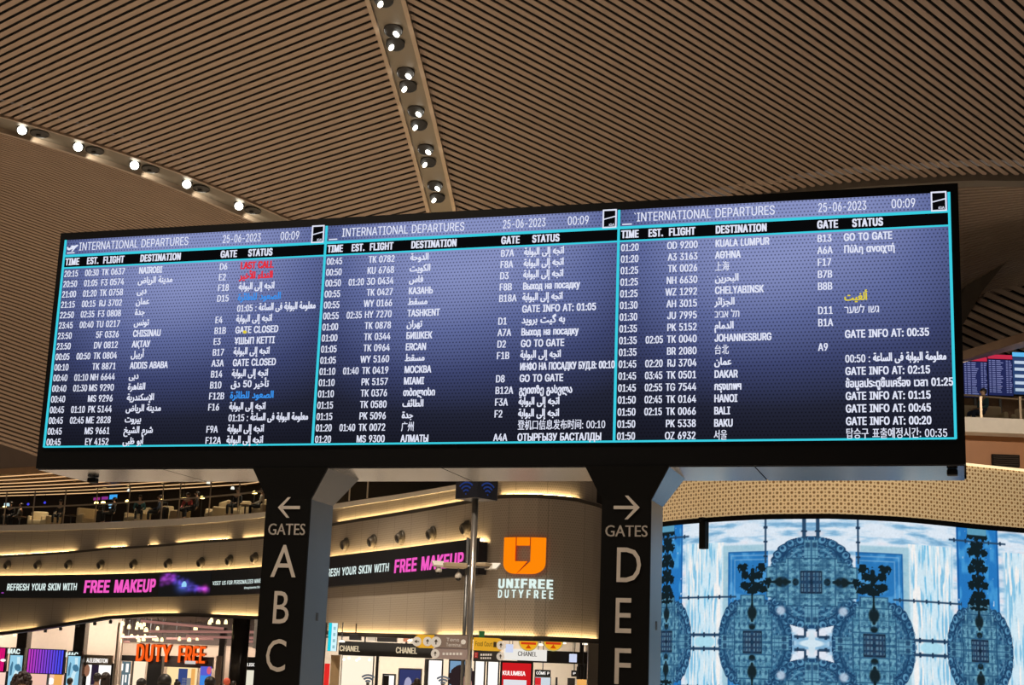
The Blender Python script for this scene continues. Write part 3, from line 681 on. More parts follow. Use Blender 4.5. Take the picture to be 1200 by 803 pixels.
# ---------------- ribbon LED screen
M_RIB = mat('ribbon_black', (.010, .010, .011), .35, .1, 0, emit=lin((30, 29, 28)), es=.2, spec=.2)
rib = thing('ribbon_screen', 'long curved black LED ribbon with makeup advertising in white and pink letters', 'advertising screen', FP.p(S_(300), ZRB, .2))
mb = MB(); mb.sweep([[FP.p(v, ZRB, .30), FP.p(v, ZRT + .02, .30), FP.p(v, ZRT + .02, .25), FP.p(v, ZRT - .08, .25), FP.p(v, ZRT - .08, .02), FP.p(v, ZRB, .02)] for v in FP.smp(s_l, s_rib)]).build('housing', M_RIB, rib)
M_ADW = glow('ad_white', (222, 240, 236)); M_ADP = glow('ad_pink', (246, 92, 196))
fr = lambda x, y: FP.p(x, y, .315)
def ribtext(t, x0, x1, y0, y1, m, bold, name='lettering'):
    a, zb0 = FP.hit(x0, y1, .31); b, _ = FP.hit(x1, y1, .31); _, zt0 = FP.hit(x0, y0, .31); mb = MB(); text(mb, t, a, zb0, zt0 - zb0, fr, b - a, bold=bold, shear=.06, track=.03); return mb.build(name, m, rib)
ribtext('REFRESH YOUR SKIN WITH', 7.5, 90, 684.5, 692, M_ADW, .10)['label'] = 'white lettering on the left stretch'
ribtext('FREE MAKEUP', 97, 182, 681, 694.5, M_ADP, .18)['label'] = 'pink lettering on the left stretch'
ribtext('VISIT US FOR PERSONALIZED MAKEUP', 249, 309, 681.5, 686, M_ADW, .09); ribtext('#maykawme.the', 286, 304.5, 687.8, 690.5, M_ADW, .09)
ribtext('REFRESH YOUR SKIN WITH', 374, 455.5, 668.5, 677, M_ADW, .10)['label'] = 'white lettering on the right stretch'
ribtext('FREE MAKEUP', 461, 543, 657, 671.5, M_ADP, .18)['label'] = 'pink lettering on the right stretch'
mb = MB()
v, zz = FP.hit(2, 695, .31)
for q in range(8): r = .03; mb.quad(fr(v - r + q * .02, zz), fr(v + q * .02, zz - r), fr(v + r + q * .02, zz), fr(v + q * .02, zz + r), 1)
mb.build('pink_glimmer', [glow('planet', (150, 205, 245)), glow('neb_pink', (150, 62, 170))], rib)
# soft star-cloud picture with a small blue planet
v0_, v1_ = FP.hit(186, 686, .31)[0], FP.hit(247, 683, .31)[0]; na_, nb_ = 110, 44; gv = np.linspace(v0_, v1_, na_); gz = np.linspace(ZRB + .02, ZRT - .04, nb_); GU, GZ = np.meshgrid(np.linspace(0, 1, na_), np.linspace(0, 1, nb_)); rs = np.random.RandomState(6); pic = np.zeros((nb_, na_, 3)) + np.array([.0085, .0082, .0082])
def blob(cx, cy, rx, ry, col, k=1.0): pic[:] += (np.exp(-(((GU - cx) / rx) ** 2 + ((GZ - cy) / ry) ** 2)) * k)[..., None] * np.array(lin(col))
for t in range(90):
    u_ = rs.rand(); cy = .82 - .62 * u_ + .10 * math.sin(u_ * 7); wd = .05 + .10 * abs(1 - u_); blob(.03 + .92 * u_ + rs.randn() * .02, cy + rs.randn() * wd, .018 + .04 * rs.rand(), .03 + .07 * rs.rand(), (150, 60, 190) if u_ < .3 or u_ > .8 else (92, 74, 205), .10 + .28 * rs.rand())
blob(.10, .74, .07, .12, (190, 80, 210), .35); blob(.90, .26, .04, .12, (230, 80, 200), .5); blob(.48, .40, .10, .2, (90, 120, 230), .45)
pl_ = (((GU - .5) * (v1_ - v0_)) ** 2 + ((GZ - .42) * (ZRT - ZRB - .06)) ** 2 < .2 ** 2) & (GZ > .38); pic[pl_] = np.array(lin((150, 210, 248)))
me = bpy.data.meshes.new('planet_picture'); co_ = [tuple(FP.p(v, z, .312)) for z in gz for v in gv]; me.from_pydata(co_, [], [(j * na_ + i, j * na_ + i + 1, (j + 1) * na_ + i + 1, (j + 1) * na_ + i) for j in range(nb_ - 1) for i in range(na_ - 1)])
ca = me.color_attributes.new('picture', 'FLOAT_COLOR', 'POINT'); ca.data.foreach_set('color', np.concatenate([pic, np.ones((nb_, na_, 1))], -1).reshape(-1).astype(np.float32))
def attr_mat(name, s_):
    m = bpy.data.materials.new(name); m.use_nodes = True; g = G(m); g.n.clear(); at = g.add('ShaderNodeAttribute', attribute_name='picture'); e = g.add('ShaderNodeEmission'); o = g.add('ShaderNodeOutputMaterial'); g.link(at.outputs['Color'], e.inputs[0]); e.inputs[1].default_value = s_; g.link(e.outputs[0], o.inputs[0]); return m
me.materials.append(attr_mat('planet_picture', 1.0)); o = bpy.data.objects.new('planet_picture', me); C.objects.link(o); put(o, Vector((0, 0, 0)), rib)

# ---------------- round air nozzles in the wall band
M_NOZ = mat('nozzle_grey', (.10, .085, .065), .45, .4, .05); M_NOZD = mat('nozzle_dark', (.012, .010, .009), .6, 0, 0)
def nozzle(px_, py_, label):
    v, z = FP.hit(px_, py_); c = FP.p(v, z); n = FP.p(v, z, 1) - c; t = thing('air_nozzle', label, 'air nozzle', c, 'air nozzles above the ribbon screen')
    ax = (n + Vector((0, 0, -.35))).normalized()
    MB().lathe(c, [(.20, 0), (.235, .03), (.225, .07), (.19, .09)], n, 20).build('rim', M_NOZ, t, True)
    MB().lathe(c, [(.19, .02), (.185, .12), (.155, .20), (.125, .22), (.115, .16)], ax, 20).build('eyeball', M_NOZ, t, True)
    MB().lathe(c, [(.001, .17), (.116, .17), (.12, .165)], ax, 16).build('opening', M_NOZD, t)
for k, (x, y) in enumerate([(10, 662.5), (45.5, 662.5), (81.5, 662), (119.5, 662), (158, 661.5), (198.5, 661), (237, 659.5), (270.5, 657), (300, 654)]):
    nozzle(x, y, 'round air nozzle on the wall left of the A B C pillar, %s from left' % ['first', 'second', 'third', 'fourth', 'fifth', 'sixth', 'seventh', 'eighth', 'ninth'][k])
for k, (x, y) in enumerate([(406.5, 638), (438.5, 634.5), (471.5, 630), (508, 625.5), (548, 619)]):
    nozzle(x, y, 'round air nozzle on the wall right of the letter pillar, %s' % ['nearest it', 'second from it', 'third from it', 'fourth from it', 'half behind the wifi pole'][k])

# ---------------- illuminated shop sign on the rounded corner
sg = thing('shop_sign', 'orange U-shaped emblem sign with white lettering on the rounded mesh corner', 'shop sign', FP.p(S_(615), 3.6, .05))
fs = lambda x, y, o=.10: FP.p(x, y, o)
def at_(x, y): return FP.hit(x, y, .10)
def ex(o): return lambda x, y: FP.p(x, y, o)
M_OR = glow('emblem_orange', (255, 136, 8)); M_ORE = glow('emblem_edge', (214, 54, 12)); M_SW = glow('sign_white', (226, 246, 240))
# outline from the sign's own proportions: 1.20 m wide, 1.07 m high
(e0, et), (e1, eb) = at_(591, 630), at_(639, 673.5); ew, eh = e1 - e0, et - eb
def E_(u, v, o): return FP.p(e0 + u * ew, eb + v * eh, o)
def arc(cx, cy, rx, ry, t0, t1, n=8): return [(cx + rx * math.cos(math.radians(t0 + (t1 - t0) * i / n)), cy + ry * math.sin(math.radians(t0 + (t1 - t0) * i / n))) for i in range(n + 1)]
left = [(0, 1), (0, .30)] + arc(.30, .30, .30, .30, 180, 262, 8) + [(.345, 0), (.60, .345), (.305, .345), (.305, 1)]
right = [(.665, 1), (.665, .345), (.36, 0), (.72, 0)] + arc(.70, .30, .30, .30, 275, 360, 8) + [(1, 1)]
mid = [(.335, .77), (.64, .77), (.64, 1), (.335, 1)]
for P in (left, right, mid):
    for mm, o, d, nm in ((M_ORE, .05, .045, 'emblem_side'), (M_OR, .098, .012, 'emblem_face')):
        mb = MB(); Q = [E_(u, v, o) for u, v in P]; nrm = (FP.p(e0 + ew / 2, 0, 1) - FP.p(e0 + ew / 2, 0, 0)); mb.prism(Q, nrm * d); mb.build(nm, mm, sg)
(a, z0), (b, _), (_, z1) = at_(582.5, 689), at_(649, 689.5), at_(582.5, 679); mb = MB(); text(mb, 'UNIFREE', a, z0, z1 - z0, ex(.08), b - a, bold=.20, track=.12); mb.build('upper_lettering', M_SW, sg)
(a, z0), (b, _), (_, z1) = at_(582.5, 700.5), at_(649, 701), at_(582.5, 691.5); mb = MB(); text(mb, 'DUTYFREE', a, z0, z1 - z0, ex(.08), b - a, bold=.11, track=.3); mb.build('lower_lettering', M_SW, sg)

# ================================================================== upper lounge behind the balcony (left)
M_GLASS = bpy.data.materials.new('railing_glass'); M_GLASS.use_nodes = True; b = M_GLASS.node_tree.nodes['Principled BSDF']
b.inputs['Base Color'].default_value = (.9, .93, .92, 1); b.inputs['Roughness'].default_value = .02; b.inputs['Transmission Weight'].default_value = 1.0; b.inputs['IOR'].default_value = 1.02
_o1 = (lambda h: (lambda v: float(np.interp(v, [a for a, _ in h], [b for _, b in h]))))([(0, -8), (S_(140), -8), (S_(200), -6.2), (S_(300), -3.9), (S_(345), -3.6), (S_(560), -3.2), (FP.L, -3)])
def slab(name, label, a, b, o0, o1, z0, z1, m, cat='floor'):
    mb = MB(); f1 = o1 if callable(o1) else (lambda v: o1); mb.sweep([[FP.p(v, z0(v) if callable(z0) else z0, o0), FP.p(v, z0(v) if callable(z0) else z0, f1(v)), FP.p(v, z1(v) if callable(z1) else z1, f1(v)), FP.p(v, z1(v) if callable(z1) else z1, o0)] for v in FP.smp(a, b, .8)]); return struct(mb.build(name, m), label, cat)
s_m = S_(545)
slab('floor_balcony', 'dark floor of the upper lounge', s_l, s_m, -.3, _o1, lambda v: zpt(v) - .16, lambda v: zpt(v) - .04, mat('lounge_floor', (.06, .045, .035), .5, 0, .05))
M_WOOD = mat('lounge_wood', (.52, .30, .15), .5, 0, .12, 1.5)
ZC = 10.75
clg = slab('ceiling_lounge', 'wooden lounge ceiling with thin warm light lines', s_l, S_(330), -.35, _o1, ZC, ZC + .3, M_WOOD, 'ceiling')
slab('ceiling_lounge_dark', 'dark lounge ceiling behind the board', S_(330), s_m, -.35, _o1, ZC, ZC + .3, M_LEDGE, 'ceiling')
M_LINE = glow('light_line', (246, 196, 140), 1.15)
for k in range(7):
    f = .1 + k * .135; mb = MB(); mb.sweep([[FP.p(v, ZC - .03, _o1(v) * f), FP.p(v, ZC - .03, _o1(v) * f - .055), FP.p(v, ZC, _o1(v) * f - .055), FP.p(v, ZC, _o1(v) * f)] for v in FP.smp(s_l, S_(330), .8)]).build('light_line', M_LINE, clg)
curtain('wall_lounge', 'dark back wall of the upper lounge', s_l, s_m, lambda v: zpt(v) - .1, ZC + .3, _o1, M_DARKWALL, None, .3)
curtain('wall_bulkhead', 'brown wall above the lounge opening', s_l, S_(335), ZC + .05, 17.5, -.4, M_SLAT_FAR, None, .5)
rail = thing('glass_railing', 'glass balustrade with thin metal posts and handrail along the curved balcony', 'railing', FP.p(S_(160), zpt(S_(160)), -.12))
M_RAIL = mat('rail_metal', (.45, .36, .26), .3, .9, .04)
mb = MB(); mb.sweep([[FP.p(v, zpt(v) + q, -.10 + o) for q, o in ((.80, -.03), (.80, .03), (.86, .03), (.86, -.03))] for v in FP.smp(s_l, s_m, .5)]).build('handrail', M_RAIL, rail)
for x in (3, 36, 72, 109, 147, 186, 206, 241.5, 275, 304, 404, 425):
    v = S_(x, 600); mb = MB(); mb.box(FP.p(v, zpt(v) + .8, -.14), (.05, .05, 1.6)); mb.build('post', M_RAIL, rail)
mb = MB()
mb.sweep([[FP.p(v, zpt(v) + q, -.20 + o) for q, o in ((0, 0), (1.6, 0), (1.6, .015), (0, .015))] for v in FP.smp(s_l, s_m, .8)]).build('glass', M_GLASS, rail)

def on_lounge(x, off=-1.3):
    v = S_(x, 600, off); return FP.p(v, zpt(v) - .04, off), v
def facing(v): n = FP.p(v, 0, 1) - FP.p(v, 0, 0); return math.atan2(n.x, -n.y)
M_CREAM = mat('cream_leather', (.62, .50, .32), .5, 0, .05); M_FOOT = mat('sofa_foot', (.03, .025, .02), .4, 0, 0)
def make_sofa(w, label, loc, rz, hb=.8, group='cream lounge seats on the balcony'):
    t = thing('lounge_sofa' if w > 1.0 else 'lounge_armchair', label, 'sofa' if w > 1.0 else 'armchair', (0, 0, 0), group)
    MB().rbox((0, 0, .27), (w, .75, .26), .06).build('seat', M_CREAM, t)
    MB().rbox((0, .34, .55), (w, .2, .62 * hb / .8), .07).build('backrest', M_CREAM, t)
    for s in (-1, 1): MB().rbox((s * (w / 2 - .07), 0, .40), (.15, .72, .38), .06).build('armrest', M_CREAM, t)
    for sx in (-1, 1):
        for sy in (-1, 1): MB().tube((sx * (w / 2 - .1), sy * .28, 0), (sx * (w / 2 - .1), sy * .28, .15), .025, n=8).build('leg', M_FOOT, t)
    t.location = loc; t.rotation_euler = (0, 0, rz); return t
seats = [(45, .80, .6, 'cream armchair behind the balcony glass, second post from the left'), (60, .75, -.3, 'pale armchair behind the balcony glass, between the second and third posts'), (106, 1.05, 1.3, 'tall cream sofa end facing sideways beside the dark suitcase'), (161, 1.0, .1, 'wide cream armchair just right of the blue lounge screens'), (196.5, .5, .9, 'narrow cream chair left of the dark-jacketed lounge guest'), (210.5, .55, -1.2, 'cream chair beside the guest in red'), (254, 1.3, -.3, 'long cream sofa with the high back in the middle of the balcony'), (281, .6, .4, 'low cream sofa right of the long sofa'), (306, .8, .2, 'cream sofa at the right end of the balcony by the sign pillar')]
for k, (x, w, rz, lb) in enumerate(seats):
    p, v = on_lounge(x, -1.5); make_sofa(w, lb, p, facing(v) + rz, .95 if k in (2, 6) else .8)
for k, (x, lb) in enumerate([(118.5, 'dark rounded suitcase standing by the tall cream sofa end'), (192.5, 'dark suitcase near the balcony post right of the wide armchair')]):
    p, v = on_lounge(x, -.75); t = thing('suitcase', lb, 'suitcase', p, 'suitcases on the balcony')
    MB().rbox(p + Vector((0, 0, .36)), (.44, .26, .62), .08, facing(v)).build('shell', mat('suitcase_black', (.02, .016, .014), .5, 0, .05), t)
    for s in (-1, 1): MB().tube(p + Vector((s * .14, 0, 0)), p + Vector((s * .14, 0, .06)), .03, n=8).build('wheel', M_FOOT, t)
    mb = MB(); mb.tube(p + Vector((-.12, 0, .66)), p + Vector((-.12, 0, .86)), .012, n=6); mb.tube(p + Vector((.12, 0, .66)), p + Vector((.12, 0, .86)), .012, n=6); mb.tube(p + Vector((-.13, 0, .86)), p + Vector((.13, 0, .86)), .016, n=6); mb.build('handle', M_STEELD, t)
for k, (x, lb) in enumerate([(24, 'small round table at the left end of the balcony'), (84, 'small round table left of the tall cream sofa end'), (287, 'small round table by the right end of the balcony')]):
    p, v = on_lounge(x, -1.0); t = thing('side_table', lb, 'table', p, 'side tables on the balcony')
    MB().tube(p + Vector((0, 0, .50)), p + Vector((0, 0, .54)), .32, n=20).build('table_top', mat('table_dark', (.10, .06, .035), .35, 0, .1), t)
    MB().tube(p + Vector((0, 0, .02)), p + Vector((0, 0, .5)), .03, n=8).build('stem', M_STEELD, t); MB().tube(p, p + Vector((0, 0, .02)), .2, n=16).build('base', M_STEELD, t)
M_BULB = glow('lounge_lamp', (255, 214, 130), 14)
for k, (x, y, lb) in enumerate([(5.5, 594.5, 'warm lamp at the far left of the balcony'), (113, 589.3, 'left of two warm lamps beside the lounge screens'), (121, 589, 'right of two warm lamps beside the lounge screens'), (149.5, 587.3, 'warm lamp by the balcony post right of the lounge screens'), (189, 585.3, 'warm lamp above the dark-jacketed lounge guest'), (237, 583, 'warm lamp above the left end of the long cream sofa'), (298.5, 577.2, 'warm lamp near the right end of the balcony')]):
    v, z = FP.hit(x, y, -2.2); p = FP.p(v, z, -2.2); base = zpt(v) - .04; t = thing('lounge_lamp', lb, 'lamp', (p.x, p.y, base), 'lounge lamps')
    MB().tube((p.x, p.y, base), (p.x, p.y, base + .03), .12, n=16).build('base', M_STEELD, t); MB().tube((p.x, p.y, base + .03), (p.x, p.y, p.z - .05), .012, n=6).build('pole', M_STEELD, t)
    MB().lathe((p.x, p.y, p.z - .06), [(.02, 0), (.11, .01), (.085, .10), (.001, .12)], (0, 0, 1), 14).build('lamp_shade', M_BULB, t)
v, z = FP.hit(215, 584.3, -1.6); p = FP.p(v, z, -1.6); t = thing('linear_lamp', 'long warm bar lamp over the middle of the balcony', 'lamp', (p.x, p.y, p.z))
MB().box(p, (.42, .05, .05), facing(v)).build('diffuser', M_BULB, t); MB().tube(p + Vector((0, 0, .03)), (p.x, p.y, ZC), .008, n=6).build('cord', M_STEELD, t)
for x in (20, 60, 105, 160, 205, 256, 300):
    q = on_lounge(x, -1.3)[0]; spot((q.x, q.y, ZC - .12), (q.x, q.y, 7), 190, 1.9, (1, .82, .56), .04)  # added spots without fittings, brighten the lounge seats
# lounge screens
for k, (x0, x1, y0, y1, c, lb) in enumerate([(109.5, 117.5, 583, 586.5, (150, 50, 130), 'small magenta screen, left of three in the dark lounge'), (119, 127, 582, 585.8, (140, 52, 140), 'small magenta screen, middle of three in the dark lounge'), (128.2, 137.8, 579.6, 585.4, (64, 170, 250), 'bright blue screen, right of three in the dark lounge')]):
    v0, z0 = FP.hit(x0, y1, -6); v1, z1 = FP.hit(x1, y0, -6); n = FP.p(v0, 0, 1) - FP.p(v0, 0, 0); t = thing('lounge_screen', lb, 'screen', FP.p(v0, z0, -6), 'screens in the upper lounge')
    mb = MB(); P = [FP.p(v0, z0, -6), FP.p(v1, z0, -6), FP.p(v1, z1, -6), FP.p(v0, z1, -6)]; mb.prism(P, n * -.08); mb.build('case', M_FRAME, t)
    mb = MB(); mb.quad(*[q + n * .01 for q in P]); mb.build('picture', glow('lounge_screen_%d' % k, c), t)
    MB().tube((P[0] + P[1]) / 2 + n * -.04, Vector((((P[0] + P[1]) / 2).x, ((P[0] + P[1]) / 2).y, zpt(v0) - .04)), .03, n=8).build('stand', M_STEELD, t)
mb = MB()
for x, y in ((129, 591.5), (133, 591), (129.5, 595)):
    v, z = FP.hit(x, y, -5.8); q = FP.p(v, z, -5.8); mb.box(q, (.2, .03, .07), facing(v))
tag(mb.build('status_lights', glow('pale_blue', (150, 205, 240))), 'pale blue light strips under the bright lounge screen', 'light')
for k, (x, y) in enumerate(((33, 591), (52.5, 589.2))):
    v, z = FP.hit(x, y, -7); q = FP.p(v, z, -7); mb = MB(); mb.ball(q, .07, n=8, m=6); mb.tube(q, (q.x, q.y, ZC), .01, n=6, mi=1)
    tag(mb.build('pendant_light', [glow('deep_blue', (70, 70, 235)), M_BLACK]), 'tiny blue pendant light in the dark lounge, %s of two' % ('left', 'right')[k], 'light', 'blue lounge lights')
v, z = FP.hit(9.5, 591.5, -4); q = FP.p(v, z, -4); mb = MB(); mb.rbox(q, (.55, .06, .16), .02, facing(v)); mb.tube(q, (q.x, q.y, zpt(v)), .015, n=6, mi=1); tag(mb.build('menu_light', [glow('white_panel', (200, 230, 235)), M_BLACK]), 'white light panel at the far left of the lounge', 'light')
for k, (x, y, lb) in enumerate([(151, 576, 'left'), (244, 567, 'middle'), (272.5, 573.5, 'right')]):
    v, z = FP.hit(x, y, -3); q = FP.p(v, z, -3); t = thing('ceiling_spotlight', 'small white spotlight under the dark lounge ceiling, %s one' % lb, 'spotlight', q, 'lounge ceiling spotlights')
    MB().lathe(q, [(.001, 0), (.09, .0), (.08, .06), (.05, .12)], (0, 0, 1), 12).build('lamp_shade', glow('spot_white', (245, 240, 225), 1.2), t); MB().tube(q + Vector((0, 0, .12)), (q.x, q.y, ZC), .012, n=6).build('cord', M_STEELD, t)

# ================================================================== big curved video wall and gilded band (right)
DP = Plan([(2.6, 41), (2.75, 39.6), (3.2, 37.5), (3.79, 35.92), (4.6, 34.7), (5.7, 33.6), (6.74, 33.08), (7.3, 32.92), (8.76, 33.05), (10.5, 33.85), (11.8, 34.35), (14, 35.3), (17, 36.9), (20, 38.8)], .06)
def dhit(x, y, off=0.0):
    d = ray(x, y); az = d[0] / d[1]; X = DP.X + DP.NX * off; Y = DP.Y + DP.NY * off; a = X / Y; k = int(np.argmin(a)); v = float(np.interp(az, a[k:], DP.S[k:])); y_ = float(np.interp(v, DP.S, Y)); return v, CAM[2] + d[2] / d[1] * y_
ZB0, ZB1, ZL1, ZL0 = 5.55, 6.86, 5.455, .5
def dwall(name, z0, z1, off, th, m, a=.3, b=None, parent=None, label=None, st=.25):
    mb = MB(); R = []; U = []
    for v in DP.smp(a, b or DP.L - .3, st): R.append([DP.p(v, z0, off), DP.p(v, z1, off), DP.p(v, z1, off - th), DP.p(v, z0, off - th)]); U.append([(v, z0), (v, z1), (v, z1), (v, z0)])
    mb.sweep(R, 0, True, U); o = mb.build(name, m, parent); return struct(o, label) if label else o
def gold_mat():
    m = bpy.data.materials.new('gilded_lattice'); m.use_nodes = True; g = G(m); b = g.n['Principled BSDF']; _, u, v = g.uv(); P = .082
    fx = g.math('SUBTRACT', g.math('FRACT', g.math('DIVIDE', u, P)), .5); fy = g.math('SUBTRACT', g.math('FRACT', g.math('DIVIDE', v, P)), .5)
    ax, ay = g.math('ABSOLUTE', fx), g.math('ABSOLUTE', fy)
    par = g.math('MODULO', g.math('ADD', g.math('FLOOR', g.math('DIVIDE', u, P)), g.math('FLOOR', g.math('DIVIDE', v, P))), 2)
    rad = g.math('ADD', .22, g.math('MULTIPLY', par, .22))
    d = g.math('ADD', g.math('MULTIPLY', g.math('ADD', ax, ay), .6), g.math('MULTIPLY', g.math('MAXIMUM', ax, ay), .45))
    hole = g.smooth(g.math('SUBTRACT', d, rad), -.05, .05)
    tone = g.noise(.5, 2)
    gold = g.mix(tone, (.60, .40, .18, 1), (.70, .54, .32, 1))
    col = g.mix(hole, (.22, .11, .035, 1), gold); g.link(col, b.inputs['Base Color']); b.inputs['Roughness'].default_value = .3; b.inputs['Metallic'].default_value = .25
    g.link(col, b.inputs['Emission Color']); b.inputs['Emission Strength'].default_value = .54                                  # back-lit lattice
    b.inputs['Coat Weight'].default_value = .6; b.inputs['Coat Roughness'].default_value = .05; return m
drum = dwall('wall_right', .0, ZB1, -.06, .3, M_BLACK, label='curved dark wall behind the video screen and gilded band', st=.4)
band = dwall('wall_right_band', ZB0, ZB1, .04, .08, gold_mat(), label='gilded back-lit lattice band above the video screen')
dwall('trim_3', ZL1 - .01, ZB0, .09, .14, M_FRAME, label='black edge between gilded band and video screen')
dwall('trim_4', ZB1, ZB1 + .05, .10, .2, mat('band_edge', (.8, .7, .5), .4, .2, 0, emit=(1, .78, .45), es=1.1), label='bright thin edge along the top of the gilded band')
# ---- the moving picture: a mirrored stone-and-water kaleidoscope, worked out point by point on the screen's own grid
v0, v1 = dhit(771, 700)[0], dhit(1420, 760)[0]; sc0, zc0 = dhit(952.5, 754.5); PX = .0187
ST = .014
na = int((v1 - v0 + .6) / ST); nb = int((ZL1 - .40) / ST); sv = v0 - .3 + np.arange(na) * ST; zv = .40 + np.arange(nb) * ST
s_E = [dhit(x, 756)[0] for x in (782.6, 882.6, 951.9, 1023.8, 1146.7)]
a_ = np.interp(sv, [s_E[0] - 1.31 * 3, s_E[0], s_E[1], s_E[2], s_E[3], s_E[4], s_E[4] + 1.31 * 4], [-210 - 210, -210, -70, 0, 70, 210, 210 + 280])
b_ = (zv - zc0) / PX
Aa, Bb = np.meshgrid(a_, b_); Aa0 = Aa
Aa = np.abs(Aa); Aa = np.where(Aa > 280, 560 - Aa, Aa); Bs = np.abs(Bb)
rng = np.random.RandomState(4)
def vnoise(x, y, n=64):
    t = rng.rand(n, n); xi, yi = np.floor(x).astype(int), np.floor(y).astype(int); fx, fy = x - xi, y - yi; fx = fx * fx * (3 - 2 * fx); fy = fy * fy * (3 - 2 * fy)
    g = lambda i, j: t[j % n, i % n]
    return (g(xi, yi) * (1 - fx) + g(xi + 1, yi) * fx) * (1 - fy) + (g(xi, yi + 1) * (1 - fx) + g(xi + 1, yi + 1) * fx) * fy
def fb(x, y, o=3): return sum(vnoise(x * 2 ** k, y * 2 ** k) * .5 ** k for k in range(o)) / sum(.5 ** k for k in range(o))
def c3(*c): return np.array(c, float)
img = np.empty(Aa.shape + (3,)); img[:] = c3(120, 185, 228)
def paint(mask, col, al=1.0):
    m = (np.clip(mask, 0, 1) * al)[..., None]; img[:] = img * (1 - m) + np.asarray(col, float) * m
def sm(v, a, b): t = np.clip((v - a) / (b - a), 0, 1); return t * t * (3 - 2 * t)
def rect(x, y, x0, x1, y0, y1, e=.7): return sm(x, x0 - e, x0 + e) * (1 - sm(x, x1 - e, x1 + e)) * sm(y, y0 - e, y0 + e) * (1 - sm(y, y1 - e, y1 + e))
def ell(x, y, cx, cy, rx, ry, e=.12): return 1 - sm(np.hypot((x - cx) / rx, (y - cy) / ry), 1 - e, 1 + e)
# sky with streaky cloud
cl = fb(Aa / 26, Bs / 5.5, 4); paint(np.ones_like(Aa), c3(226, 238, 250)); paint(sm(cl, .42, .74), c3(120, 180, 220), .75); paint(sm(cl, .60, .84), c3(84, 136, 180), .4); paint(sm(fb(Aa / 40 + 9, Bs / 9, 2), .58, .75), c3(238, 226, 232), .5)
# waterfalls between the medallions
wd_ = np.minimum(np.abs(Aa - 140), np.abs(Aa - 280)); wf = 1 - sm(wd_, 27, 36); st_ = fb(Aa / 2.6, Bs / 26, 3); paint(wf * (Bs < 118), c3(214, 238, 250)); paint(wf * sm(st_, .48, .66) * (Bs < 118), c3(112, 186, 226), .75); paint(wf * sm(fb(Aa / 3.1 + 7, Bs / 30, 2), .60, .72) * (Bs < 118), c3(250, 248, 246)); paint((1 - sm(wd_, 4, 14)) * sm(st_, .4, .6) * (Bs < 118), c3(120, 200, 238), .5)
# pale stone border and blue framed pools
paint(rect(Aa, Bs, 55, 112, 30, 114, 1.5), c3(150, 196, 214), .75)
bl = rect(Aa, Bs, 50, 104, 30, 106); paint(bl, c3(44, 122, 190)); paint(bl * sm(fb(Aa / 9, Bs / 9, 2), .45, .75), c3(92, 170, 226), .7)
for o in (4, 9): paint(rect(Aa, Bs, 50, 104 - o, 30, 106 - o) - rect(Aa, Bs, 50, 102.8 - o, 30, 104.8 - o), c3(160, 205, 236), .55)
paint(rect(Aa, Bs, 50, 104, 30, 106) - rect(Aa, Bs, 50, 102.6, 30, 104.6), c3(26, 88, 150), .8)
bl2 = 1 - sm(np.abs(Aa - 210), 30, 31.5); paint(bl2, c3(40, 122, 196)); paint(bl2 * sm(fb(Aa / 7, Bs / 16, 2), .42, .7), c3(80, 168, 226), .7); paint((np.abs(np.abs(Aa - 210) - 29) < 1.2) * 1.0, c3(24, 90, 160), .8); paint(sm(vnoise(Aa / 2.3, Bs / 4.5), .93, .97) * bl2, c3(210, 235, 250))
# thin rods (mirrored slender towers)
DK = c3(44, 74, 104)
def rod_h(x0, x1, y, t): paint(rect(Aa, Bs, x0, x1, y - t, y + t, .5), DK); k = (np.abs(((Aa - x0) % 17) - 8) < 1.3); paint(rect(Aa, Bs, x0, x1, y - t - 1.3, y + t + 1.3, .5) * k, c3(36, 60, 88))
def rod_v(x, y0, y1, t): paint(rect(Aa, Bs, x - t, x + t, y0, y1, .5), DK); k = (np.abs(((Bs - y0) % 17) - 8) < 1.3); paint(rect(Aa, Bs, x - t - 1.3, x + t + 1.3, y0, y1, .5) * k, c3(36, 60, 88))
rod_h(92, 185, 53, 1.1); rod_h(168, 252, 128, 1.1); rod_v(53, 92, 150, 1.2)
